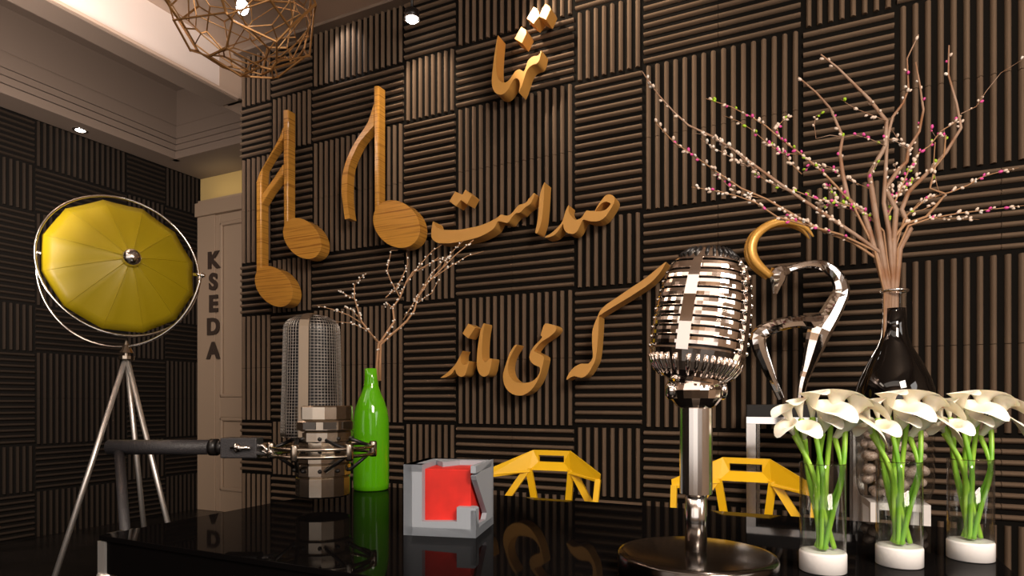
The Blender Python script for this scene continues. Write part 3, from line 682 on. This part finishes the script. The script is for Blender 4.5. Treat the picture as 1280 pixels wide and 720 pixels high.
# ================================================================== GREY AND RED CUBE
def cube_obj():
    S = .168; c = Vector((-.765, 1.262, TZ)); R = Matrix.Translation(c) @ Matrix.Rotation(math.radians(14), 4, 'Z') @ Matrix.Translation((-S/2, -S/2, 0)) @ Matrix.Diagonal((1, 1, .945, 1))
    t = thing('cube_ornament', c, 'grey cube with cut-out faces showing a red cube inside, standing on the table', 'ornament')
    T = .021; w = .026/.158*S
    def P(x, y, z): return R @ Vector((x*S, y*S, z*S))
    def slab(mb, pts, axis, out=0.0, th=T/S):
        # pts on a face, normalised; axis gives inward direction
        a = [P(*p) for p in pts]; off = (P(*[p+q*th for p, q in zip(pts[0], axis)])-a[0]); mb.prism(a, off)
    mb = MB()
    # front (y=0): U frame with open top, corner block low right
    slab(mb, [(0, 0, 0), (1, 0, 0), (1, 0, .40), (.97, 0, .42), (.74, 0, .42), (.74, 0, .22), (.26, 0, .20), (.26, 0, 1), (0, 0, 1)], (0, 1, 0), th=.16)
    # right face (x=1)
    slab(mb, [(1, 0, 0), (1, 1, 0), (1, 1, 1), (1, .0, .86), (1, .04, .80), (1, .60, .24), (1, .52, .16), (1, .10, .18), (1, 0, .38)], (-1, 0, 0), th=.07)
    # top frame
    slab(mb, [(0, 0, 1), (.26, 0, 1), (.24, .66, 1), (.42, .40, 1), (.58, .70, 1), (.93, .74, 1), (.93, .0, .999), (1, 0, .999), (1, 1, 1), (0, 1, 1)], (0, 0, -1), th=.10)
    slab(mb, [(0, 0, 0), (0, 1, 0), (0, 1, 1), (0, 0, 1)], (1, 0, 0), th=.12); slab(mb, [(0, 1, 0), (1, 1, 0), (1, 1, 1), (0, 1, 1)], (0, -1, 0), th=.12)
    slab(mb, [(0, 0, 0), (1, 0, 0), (1, 1, 0), (0, 1, 0)], (0, 0, 1), th=.12)
    mb.build('frame', M['grey'], t)
    mb = MB(); mb.box(.13*S, .9*S, .12*S, .88*S, .10*S, .93*S, R); mb.build('core', M['red'], t, bevel=.001)
cube_obj()

# ================================================================== YELLOW CHAIRS
def yellow_chair(px, yl, rot, label):
    base = at_y(px, 565, yl); c = Vector((base.x, yl, 0)); R = Matrix.Translation(c) @ Matrix.Rotation(rot, 4, 'Z')
    t = thing('chair', c, label, 'chair', 'faceted yellow chairs behind the table')
    ZT = .852
    def Q(x, y, z): return R @ Vector((x, y, z))
    def plate(mb, pts, th=.014, n=None):
        a = [Q(*p) for p in pts]
        if n is None: n = (a[1]-a[0]).cross(a[2]-a[1]).normalized()
        else: n = R.to_3x3() @ Vector(n)
        mb.prism(a, n*th)
    mb = MB(); N = (0, 1, 0)
    # central band with slot, four bars
    y1 = .02
    for poly in ([(-.078, y1, ZT), (.078, y1, ZT), (.054, y1, .832), (-.054, y1, .832)],
                 [(-.078, y1, ZT), (-.054, y1, .832), (-.054, y1, .805), (-.086, 0, .772)],
                 [(.078, y1, ZT), (.054, y1, .832), (.054, y1, .805), (.086, 0, .772)],
                 [(-.086, 0, .772), (-.054, y1, .805), (.054, y1, .805), (.086, 0, .772)]): plate(mb, poly, .016, N)
    for s_ in (-1, 1):
        plate(mb, [(s_*.078, y1, ZT), (s_*.086, 0, .772), (s_*.228, -.10, .752), (s_*.230, -.10, .778)], .016, N)
        plate(mb, [(s_*.086, 0, .774), (s_*.075, .0, .764), (s_*.10, .0, .760), (s_*.222, -.095, .746), (s_*.228, -.10, .756)], .016, N)
    mb.build('backrest', M['yellow'], t)
    for s_ in (-1, 1):
        for a, b in (((s_*.094, .002, .778), (s_*.19, -.035, .63)), ((s_*.090, .002, .778), (s_*.066, .03, .60))):
            mb = MB(); mb.bar(Q(*a), Q(*b), .026, .014, up=R.to_3x3() @ Vector((0, 1, 0))); 
            e = Q(s_*.14, -.0, .46) if a[0]*s_ > .092 else Q(s_*.05, .03, .46)
            mb.bar(Q(*b), e, .022, .014, up=R.to_3x3() @ Vector((0, 1, 0))); mb.build('back_strut', M['yellow'], t)
        mb = MB(); mb.bar(Q(s_*.222, -.095, .757), Q(s_*.215, -.14, .60), .020, .014, up=R.to_3x3() @ Vector((0, 1, 0))); mb.bar(Q(s_*.215, -.14, .60), Q(s_*.19, -.16, .45), .020, .014, up=R.to_3x3() @ Vector((0, 1, 0)))
        mb.build('arm_strut', M['yellow'], t)
    mb = MB(); out_ = [(-.2, -.40, .45), (.2, -.40, .45), (.22, -.1, .44), (.14, .03, .45), (-.14, .03, .45), (-.22, -.1, .44)]
    for i in range(6): mb.bar(Q(*out_[i]), Q(*out_[(i+1) % 6]), .03, .018)
    for i in range(6): mb.bar(Q(*out_[i]), Q(0, -.17, .425), .026, .016)
    mb.bar(Q(*out_[0]), Q(*out_[3]), .02, .012); mb.build('seat', M['yellow'], t)
    for sx in (-1, 1):
        for sy, y0 in ((-1, -.38), (1, .0)):
            mb = MB(); a = Vector(Q(sx*.16, y0, .44)); b = Vector(Q(sx*.21, y0+sy*.05, 0)); mb.tube([a, b], [.014, .011], 10); mb.build('leg', M['yellow'], t)
yellow_chair(687, 2.33, math.radians(4), 'yellow faceted chair behind the table, right of the grey and red cube')
yellow_chair(931, 2.30, math.radians(-2), 'yellow faceted chair behind the table, right of the chrome retro microphone')

# ================================================================== CONSOLE + IBEX SCULPTURE
DC = 2.585
def cpt(x, y, z=None): return at_d(x, y, DC)
cl = at_y(933, 505, 2.72); cz = CAMZ-.012; CXa, CXb = cl.x, cl.x+.42; CYa, CYb = 2.72, 2.98
t = thing('console_stand', ((CXa+CXb)/2, (CYa+CYb)/2, 0), 'tall dark-topped console with polished chrome legs behind the second yellow chair', 'console table')
mb = MB(); mb.box(CXa, CXb, CYa, CYb, cz-.05, cz); mb.build('top', M['black'], t, bevel=.002)
mb = MB(); mb.box(CXa, CXb, CYa, CYb, cz-.078, cz-.0505); mb.build('under_frame', M['chrome'], t)
for lx in (CXa, CXb-.036):
    for ly in (CYa, CYb-.04):
        mb = MB(); mb.box(lx, lx+.036, ly, ly+.036, 0, cz-.079); mb.build('leg', M['steel'], t)
mb = MB(); mb.box(CXa+.01, CXb-.01, CYa+.01, CYb-.01, .12, .14); mb.build('shelf', M['black'], t)
sc = at_d(1000, 500, (Vector((0, 2.85, 0))-CAMP).dot(VD)); 
DS = 2.62
def ib(pts, sgn=0):   # crop px -> world, pts (x,y,width)
    P = []; R_ = []
    for x, y, w_ in pts: P.append(at_d(925+x/2.936, 265+y/2.936, DS)+VD*sgn); R_.append(w_/2.936*DS/F/2)
    return P, R_
ibp = at_d(990, 500, DS); ibp.z = cz
t = thing('ibex_sculpture', ibp, 'abstract chrome ibex statue with a curled golden horn standing on the console', 'sculpture')
mb = MB()
for sg, off in ((0, -.018), (0, .018)):
    P, R_ = ib(cat_rom([(262, 95, 6), (235, 62, 18), (190, 42, 24), (140, 40, 28), (90, 58, 31), (50, 95, 34), (38, 145, 36), (58, 192, 34), (108, 238, 24)], 4, False)); P = [p+VD*off for p in P]
    mb.tube(P, R_, 8, squash=.55, ref=tuple(VD))
mb.build('horn', M['horn'], t)
mb = MB(); P, R_ = ib(cat_rom([(182, 216, 20), (165, 218, 40), (140, 225, 66), (138, 250, 56), (133, 275, 34), (130, 300, 16)], 2, False)); mb.tube(P, R_, 8, smooth=False, ref=tuple(VD), squash=.7)
mb.build('head', M['chrome'], t)
mb = MB()
P, R_ = ib(cat_rom([(165, 215, 26), (210, 200, 24), (260, 190, 26), (310, 198, 38), (352, 232, 46), (372, 285, 56), (352, 335, 66), (325, 385, 74), (296, 430, 84), (272, 500, 66), (250, 570, 42), (232, 625, 32), (222, 684, 26)], 3, False))
mb.tube(P, R_, 8, smooth=False, ref=tuple((VD+RD*.35).normalized()), squash=.5)
P, R_ = ib(cat_rom([(320, 400, 66), (270, 405, 56), (225, 402, 46), (170, 408, 46), (110, 425, 52), (68, 455, 56), (72, 500, 50), (95, 560, 40), (120, 620, 30), (150, 686, 24)], 3, False))
mb.tube(P, R_, 8, smooth=False, ref=tuple((VD+RD*.35).normalized()), squash=.5)
mb.build('body', M['chrome'], t)

# ================================================================== TALL VASE ON STOOL
DV = 2.18; kv = DV/F; vb = at_d(1118, 500, DV); vz = lambda y: CAMZ+(HY-y)*kv; v0 = Vector((vb.x, vb.y, 0))
sz = vz(625)
t = thing('stool', (vb.x, vb.y, 0), 'white metal frame stool holding the tall black vase', 'stool')
mb = MB(); hw = .088; mb.box(vb.x-hw, vb.x+hw, vb.y-hw, vb.y+hw, sz-.024, sz, Matrix.Translation(v0) @ Matrix.Rotation(TH*.2, 4, 'Z') @ Matrix.Translation(-v0)); mb.build('top', M['white'], t)
for sx in (-1, 1):
    for sy in (-1, 1):
        mb = MB(); mb.box(vb.x+sx*(hw-.013)-.013, vb.x+sx*(hw-.013)+.013, vb.y+sy*(hw-.013)-.013, vb.y+sy*(hw-.013)+.013, 0, sz-.024, Matrix.Translation(v0) @ Matrix.Rotation(TH*.2, 4, 'Z') @ Matrix.Translation(-v0)); mb.build('leg', M['white'], t)
t = thing('vase', (vb.x, vb.y, sz), 'tall black glass vase with narrow neck and clear pebble-filled foot', 'vase')
def vprof(l): return [(r*kv, vz(y)) for r, y in l]
mb = MB(); mb.lathe(vprof([(42, 528), (43.5, 505), (43, 488), (39, 474), (33, 460), (26, 446), (19, 433), (15, 422), (13.3, 408), (12.8, 386), (11, 386)]), 48, v0, cap=False); mb.build('body', M['black_gloss'], t)
mb = MB(); mb.lathe(vprof([(12.8, 386), (13, 370), (14, 363), (13, 362.5)]), 48, v0, cap=False); mb.build('neck', M['glass'], t)
mb = MB(); mb.tube([v0+Vector((14*kv*math.cos(a), 14*kv*math.sin(a), vz(364))) for a in [2*PI*i/32 for i in range(32)]], .0055, 8, closed=True); mb.build('lip', M['chrome'], t)
mb = MB(); mb.lathe(vprof([(1, 624.5), (30, 624.5), (38, 620), (41.5, 608), (42.5, 585), (42.5, 550), (42, 528)]), 48, v0, cap=False); mb.build('foot', M['glass'], t)
rnd = random.Random(9); placed = []
pm = MB(); pm.ball((0, 0, 0), 1, 12, 8, sc=(1, .8, .62)); pmesh = pm.build('pebble', M['pebble'])
first = True
yy_layers = [(615, 22), (601, 29), (586, 30), (571, 30), (556, 30), (542, 29)]
for y_, rp in yy_layers:
    for j in range(10):
        if j < 7: a = 2*PI*j/7+rnd.uniform(-.15, .15)+y_; r = rp*kv
        else: a = 2*PI*j/3+y_; r = rp*kv*.4
        o = pmesh if first else pmesh.copy()
        if not first: COL.objects.link(o)
        first = False
        o.location = v0+Vector((r*math.cos(a), r*math.sin(a), vz(y_)+rnd.uniform(-.004, .004))); s_ = rnd.uniform(.022, .029); o.scale = (s_, s_, s_)
        o.rotation_euler = (rnd.uniform(-.5, .5), rnd.uniform(-.5, .5), a+PI/2)
        tag(o, 'smooth taupe river pebble inside the clear foot of the tall black vase', 'pebble', 'pebbles filling the foot of the tall vase')
# branches (pixel traces, depth offsets)
def cr1(l): return [(800+x/2.667, y/2.667) for x, y in l]
def cr2(l): return [(780+x/2.25, 40+y/2.25) for x, y in l]
neck = [(1113, 470), (1114, 400), (1114, 365)]
def bough(pxs, d1, label, r0, r1, subs, nb, mis, rs=.0012, kx=0, mat_='branch'):
    t = thing('willow_branch', at_d(1113+kx, 400, DV), label, 'branch', 'budding branches in the tall black vase')
    mb = MB(); base = [(x+kx, y) for x, y in neck]
    N1 = len(base); P = [at_d(x, y, DV+kx*.0006) for x, y in base]; n2 = len(pxs)
    for i, (x, y) in enumerate(pxs): P.append(at_d(x, y, DV+d1*(i+1)/n2))
    r0 *= 1.25; r1 *= 1.2; L = len(P); R_ = [r0]*N1+[r0+(r1-r0)*(i+1)/n2 for i in range(n2)]
    mb.tube(P, R_, 7); allP = [P[N1:]]
    for s_ in subs:
        Q = []; 
        for i, (x, y) in enumerate(s_): Q.append(at_d(x, y, DV+d1*(.6+.6*i/len(s_))))
        mb.tube(Q, [rs*1.5+(rs*.6-rs*1.5)*i/(len(Q)-1) for i in range(len(Q))], 5); allP.append(Q)
    mb.build('twig', M[mat_], t); mb = MB(); r_ = random.Random(len(label))
    for i, Q in enumerate(allP): buds_on(mb, Q, nb if i == 0 else max(5, int(nb*.4)), .0052, mis, t0=.12, rnd=r_, el=1.4)
    o = mb.build('buds', [M['bud'], M['pink'], M['lime'], M['pearl']], t); o['kind'] = 'stuff'
CP = [0, 0, 0, 0, 3, 1]; CPL = [0, 0, 0, 1, 2]; CG = [0, 0, 0, 2]
bough(cr2([(705, 500), (690, 400), (735, 320), (738, 250), (690, 190), (640, 140), (600, 100), (553, 63)]), -.10, 'thick branch zigzagging up to a pointed tip left of the vase', .0085, .002,
      [cr2([(738, 250), (700, 235), (650, 215), (610, 190)]), cr2([(735, 320), (690, 300), (650, 290), (600, 300)]), cr2([(700, 400), (712, 360), (690, 400)])], 14, CPL, kx=-3)
bough(cr2([(690, 560), (675, 510), (630, 470), (615, 400), (607, 340), (615, 295), (580, 215), (540, 170), (490, 127)]), .08, 'stout branch bowing left and ending at the left of centre', .0085, .002,
      [cr2([(615, 400), (580, 380), (530, 370), (500, 400)]), cr2([(615, 295), (580, 290), (540, 300), (535, 260), (540, 235), (575, 222)])], 14, CPL, kx=-6)
bough(cr2([(760, 560), (765, 500), (735, 440), (770, 390), (795, 365), (800, 330), (830, 280), (842, 220), (832, 150), (820, 85)]), .02, 'thick crooked branch standing nearly upright over the vase', .0085, .002,
      [cr2([(740, 440), (770, 400), (760, 370)]), cr2([(800, 330), (770, 300), (750, 270)])], 14, CP, kx=1)
bough(cr2([(775, 610), (805, 555), (780, 500), (800, 450), (860, 390), (905, 340), (948, 270), (935, 200), (912, 120), (914, 38)]), .05, 'thick branch elbowing right then rising to a high vertical tip', .009, .002,
      [cr2([(905, 340), (900, 270), (880, 300), (860, 270)]), cr2([(948, 230), (990, 210), (1020, 165), (1060, 115), (1125, 75)])], 10, CP, kx=5)
bough(cr2([(745, 560), (730, 480), (735, 400), (740, 300), (755, 240), (785, 200), (800, 160), (796, 75), (828, 8)]), -.06, 'slender branch reaching the highest point above the vase', .007, .0014,
      [cr2([(740, 300), (770, 310), (800, 330)])], 10, CP, kx=3)
bough(cr2([(720, 620), (650, 570), (560, 510), (470, 450), (380, 385), (320, 340), (250, 295), (180, 262), (140, 225), (95, 175), (50, 110)]), -.05, 'long branch sweeping far left up to its tip beside the top word', .006, .0014,
      [cr2([(470, 450), (400, 420), (350, 370), (300, 325), (240, 290), (200, 285)]), cr2([(380, 385), (330, 370), (280, 340), (250, 325), (215, 300)])], 46, [0, 0, 0, 3], rs=.0011, kx=-5)
bough(cr2([(715, 640), (640, 590), (560, 560), (470, 510), (400, 470), (330, 440), (270, 400), (200, 350), (140, 310), (85, 250)]), .03, 'thin branch arching left below the long far-reaching one', .0045, .0011,
      [cr2([(400, 470), (350, 460), (300, 440), (240, 380)])], 40, CP, kx=-7, mat_='twig')
bough(cr2([(700, 600), (640, 480), (560, 395), (500, 345), (440, 300), (400, 265), (360, 240), (300, 210), (230, 187)]), .06, 'thin branch with pink tips pointing up left over the bronze script', .004, .001,
      [cr2([(500, 345), (440, 340), (400, 310), (360, 275), (320, 250), (280, 235)]), cr2([(440, 300), (430, 270), (450, 245), (475, 238)]), cr2([(500, 400), (470, 370), (450, 340), (400, 310)])], 42, CPL, kx=-2, mat_='twig')
bough(cr2([(705, 615), (610, 570), (520, 545), (430, 520), (370, 480), (320, 462), (265, 448), (190, 436)]), -.02, 'thin branch running nearly level to the left over the golden horn', .004, .001,
      [cr2([(520, 545), (480, 520), (440, 500)])], 34, CP, kx=-8, mat_='twig')
bough(cr2([(730, 560), (670, 500), (600, 480), (540, 470), (490, 450), (420, 430), (370, 400)]), .05, 'short green-budded twig leaning left among the branches', .0035, .001,
      [cr2([(600, 480), (580, 440), (560, 430)]), cr2([(690, 440), (640, 420), (590, 390), (530, 370)]), cr2([(690, 520), (640, 500), (600, 490), (540, 485)])], 46, [0, 0, 0, 0, 2, 1], kx=0, mat_='twig')
bough(cr2([(750, 590), (790, 540), (850, 520), (885, 480), (905, 455), (860, 440), (875, 380), (900, 350), (905, 290)]), .0, 'golden-brown kinked twig doubling back at the right of the vase', .005, .002,
      [cr2([(885, 480), (840, 500), (800, 510)]), cr2([(875, 310), (870, 380), (880, 430), (890, 460)])], 8, CG, kx=4, mat_='twig')
bough(cr2([(765, 600), (790, 520), (850, 470), (920, 450), (970, 430), (1000, 410), (1050, 395), (1110, 382)]), .04, 'thin branch stretching right towards the picture edge, upper one', .0035, .001,
      [cr2([(790, 520), (830, 480), (880, 455)])], 22, CP, kx=6, mat_='twig')
bough(cr2([(770, 610), (800, 545), (860, 525), (940, 510), (1020, 500), (1070, 495), (1125, 488)]), -.03, 'thin branch stretching right towards the picture edge, lower one', .0035, .001,
      [cr2([(860, 525), (920, 525), (1000, 528)])], 22, CP, kx=7, mat_='twig')
bough(cr2([(745, 580), (740, 520), (770, 460), (800, 390), (830, 340), (860, 320), (890, 280), (930, 255), (950, 235)]), .02, 'bud-covered twig climbing right between the thick branches', .0035, .001,
      [cr2([(770, 460), (790, 440), (830, 400)]), cr2([(740, 520), (760, 480), (750, 430)])], 46, CPL, kx=2, mat_='twig')

# ================================================================== CALLA LILIES
def lily_mesh(size, tipdir, axis, P0, lip=1.0):
    """spathe: trumpet at P0 (throat base) along axis, lip to tipdir"""
    ax = Vector(axis).normalized(); tp = Vector(tipdir); tp = (tp-ax*tp.dot(ax)).normalized(); sd = ax.cross(tp)
    mb = MB(); nt_, na = 12, 28; vs = []
    for i in range(nt_+1):
        t = i/nt_
        for j in range(na):
            a = 2*PI*j/na; c = math.cos(a); up = (1+c)/2; lobe = max(0, c)**8; q = max(0, t-.62)/.38; m = max(0, t-.8)/.2
            r = size*(.09+.34*t+.14*t*t + .62*lip*up**1.3*q**1.4 + .42*lip*lobe*q**1.6 + .20*(1-up)*m)
            h = size*(t*(1.55+.65*up) - .55*lip*up*q**2.0 - .38*lip*lobe*q**3 - .10*(1-up)*m)
            vs.append(P0 + ax*h + tp*(r*c) + sd*(r*math.sin(a)*.92))
    fs = []
    for i in range(nt_):
        for j in range(na): fs.append((i*na+j, i*na+(j+1) % na, (i+1)*na+(j+1) % na, (i+1)*na+j))
    mb.add(vs, fs, 0, True); return mb
# (dx px, y px, size px, axis(right,up,toward), tip(right,up,toward), lip)
LS = [(-50, 514, 15, (-.55, .8, .3), (-.9, -.2, .4), .6, 'far left of bunch, rounded'),
      (-33, 504, 15, (-.3, .9, .25), (-.5, -.1, .9), .6, 'upper left of bunch'),
      (-14, 494, 19, (-.1, .95, .2), (.2, -.1, 1), .6, 'top left of centre, cupped'),
      (24, 493, 22, (.30, .9, -.05), (1, .0, .4), 1.0, 'top right of centre'),
      (50, 503, 22, (.5, .8, .0), (1, -.2, .4), 1.0, 'upper right, drooping'),
      (2, 510, 24, (.0, .85, .5), (.5, -.1, .9), .8, 'large in middle of bunch'),
      (42, 518, 25, (.5, .75, .35), (1, -.05, .3), 1.3, 'largest, long tip pointing right'),
      (1, 526, 14, (.05, .8, .6), (.4, -.5, 1), .7, 'small below middle, opening forward'),
      (-48, 532, 13, (-.6, .7, .4), (-.9, -.6, .3), .9, 'small, low left, curled outward'),
      (-27, 534, 14, (-.2, .75, .6), (.5, -.8, .8), .9, 'small, low, left of centre')]
def calla_vase(px, base_y, Zd, vlabel, who):
    k = Zd/F; b = at_d(px, base_y, Zd); b.z = TZ; kk = 1.147/F
    t = thing('flower_vase', b, vlabel, 'vase', 'clear cylinder vases of calla lilies')
    mb = MB(); mb.lathe([(.001, 0), (.036, 0), (.0385, .002), (.0385, .033), (.037, .036), (.030, .036), (.001, .036)], 40, b, cap=False); mb.build('base', M['white'], t)
    mb = MB(); mb.lathe([(.0375, .0365), (.0375, .190), (.0355, .190), (.0355, .0365)], 48, b, cap=False); mb.build('glass_cylinder', M['glass'], t)
    mb = MB(); mb.tube([b+Vector((.0365*math.cos(a), .0365*math.sin(a), .1905)) for a in [2*PI*i/40 for i in range(40)]], .0011, 6, closed=True); mb.build('rim', M['glass_dark'], t)
    r_ = random.Random(4)
    for n_, (dx, y, sp, ax, tp, lip, dsc) in enumerate(LS):
        s_ = sp*kk*1.12; A = RD*ax[0]+Z*ax[1]-VD*ax[2]; T = RD*tp[0]+Z*tp[1]-VD*tp[2]; A.normalize()
        ce = b+RD*(dx*kk); ce.z = CAMZ+(HY-y)*kk + .008; ce += -VD*((ax[2]*.9-.1)*.05)
        P0 = ce - A*s_*1.7
        li = thing('calla_lily', P0, 'calla lily %s, %s' % (dsc, who), 'flower', 'calla lilies in the %s' % who)
        lily_mesh(s_, T, A, P0, lip).build('spathe', M['petal'], li)
        mb = MB(); mb.tube([P0+A*s_*.3, P0+A*s_*1.0], [s_*.06, s_*.05], 8); mb.build('spadix', M['spadix'], li)
        ang = 2*PI*n_/10*3+.5; fx = Vector((math.cos(ang), math.sin(ang), 0))*(.010 if n_ % 2 else .017); foot = b+fx+Z*.040
        # foot opposite side so stems cross
        foot = b+Z*.040 - (RD*(dx*kk))*.12 + fx*.7
        rimp = b+Z*.175 + RD*max(-.026, min(.026, dx*kk*.42)) - VD*(.018*math.sin(ang*1.7))
        pts = cat_rom([tuple(foot), tuple((foot*.5+rimp*.5)), tuple(rimp), tuple(P0+A*s_*.12)], 7, False)
        mb = MB(); mb.tube(pts, [.0043]*(len(pts)-3)+[.0045, .0048, .0052], 8); mb.build('stem', M['stem'], li)
calla_vase(1028.5, 713, 1.107, 'clear cylinder vase on a white base at the table front, nearest of three', 'nearest lily vase')
calla_vase(1124, 706, 1.147, 'clear cylinder vase on a white base, middle one of three', 'middle lily vase')
calla_vase(1213, 699, 1.190, 'clear cylinder vase on a white base at the right table corner', 'right corner lily vase')

# ================================================================== YELLOW TRIPOD LAMP
DL = 3.0; lc = at_d(156, 331, DL); toC = (CAMP-lc).normalized(); rh = Vector((-toC.y, toC.x, 0)).normalized()
if rh.dot(RD) < 0: rh = -rh
upv = rh.cross(-toC).normalized(); upv = upv if upv.z > 0 else -upv
ap = at_d(158, 436, DL); lf = Vector((ap.x, ap.y, 0))
t = thing('floor_lamp', lf, 'tripod floor lamp with big yellow umbrella-shaped reflector in chrome rings', 'floor lamp')
tl = math.radians(24); nn = (toC*math.cos(tl) + (rh*.6+upv*.8).normalized()*math.sin(tl)).normalized()
e1 = (rh-nn*rh.dot(nn)).normalized(); e2 = nn.cross(e1)
RS = .33; NG = 12; dep = .13
mb = MB(); vs = []; nr = 8
for i in range(nr+1):
    q = i/nr
    for j in range(NG*4):
        g = j/4; a = 2*PI*(g/NG)+.26; fr = (j % 4)/4
        flat = math.cos(PI/NG)/math.cos((fr-.5)*2*PI/NG) ; r = RS*q*flat*(1.0 if True else 1)/1.0
        sag = .006*math.sin(PI*fr)*q
        vs.append(lc + (e1*math.cos(a)+e2*math.sin(a))*max(r, .004) + nn*(dep*(1-q**1.5)-sag-.03))
fs = []
for i in range(nr):
    for j in range(NG*4):
        nx = (j+1) % (NG*4); fs.append((i*NG*4+j, i*NG*4+nx, (i+1)*NG*4+nx, (i+1)*NG*4+j))
mb.add(vs, fs, 0, True)
o = mb.build('reflector', M['shade'], t)
for fI, p in enumerate(o.data.polygons): p.use_smooth = True
sm_ = o.modifiers.new('solid', 'SOLIDIFY'); sm_.thickness = .003; sm_.offset = -1
for j in range(NG):
    a = 2*PI*(j/NG)+.26; mb = MB()
    P = [lc + (e1*math.cos(a)+e2*math.sin(a))*RS*q*math.cos(PI/NG)/math.cos(-PI/NG) + nn*(dep*(1-q**1.5)-.0295) for q in [i/8 for i in range(1, 9)]]
    mb.tube(P, [.0022-.0012*i/7 for i in range(8)], 5); mb.build('rib', M['shade'], t)
mb = MB(); hc = lc+nn*(dep-.02); mb.ball(hc, .042, 20, 12); mb.build('hub', M['steel'], t)
mb = MB(); mb.tube([lc+(e1*math.cos(a)+e2*math.sin(a))*.345-nn*.02 for a in [2*PI*i/60 for i in range(60)]], .006, 8, closed=True); mb.build('tilt_ring', M['steel'], t)
pv0 = at_d(46, 316, DL); pv1 = at_d(251, 344, DL); e1p = (pv1-pv0).normalized()
mb = MB()
cen = (pv0+pv1)/2; rad_ = (pv1-pv0).length/2; dn = (ap-cen); dn = (dn-e1p*dn.dot(e1p)); dl = dn.length; dn.normalize()
mb.tube([cen - e1p*rad_*math.cos(a) + dn*dl*math.sin(a) for a in [PI*i/32 for i in range(33)]], .0065, 8); mb.build('yoke', M['steel'], t)
for p, s_ in ((pv0, -1), (pv1, 1)):
    mb = MB(); mb.tube([p-e1p*s_*.035, p+e1p*s_*.02], .007, 10); mb.lathe([(.004, 0), (.012, .002), (.012, .01), (.004, .012)], 12, p, mat4=e1p.to_track_quat('Z', 'Y').to_matrix().to_4x4()); mb.build('pivot_pin', M['chrome'], t)
mb = MB(); mb.lathe([(.03, -.055), (.034, -.05), (.034, -.035), (.012, -.033), (.012, -.022), (.032, -.02), (.012, .02), (.006, .04)], 12, ap, smooth=False); mb.build('tripod_head', M['nickel'], t)
hd = ap+Z*(-.035)
feet = [on_z(44, 790, 0), on_z(237, 768, 0), on_z(183, 740, 0)]
for ftx, (bx, by) in zip((0, 1, 2), ((70, 716), (210, 655), (178, 640))):
    # leg passes through a seen point at chosen depth, then reaches the floor
    dd = (DL-.16, DL+.02, DL+.22)[ftx]; q = at_d(bx, by, dd); q = hd+(q-hd)*((hd.z-.006)/(hd.z-q.z))
    mb = MB(); mb.tube([hd, q], [.0115, .0125], 12); mb.build('leg', M['satin'], t)
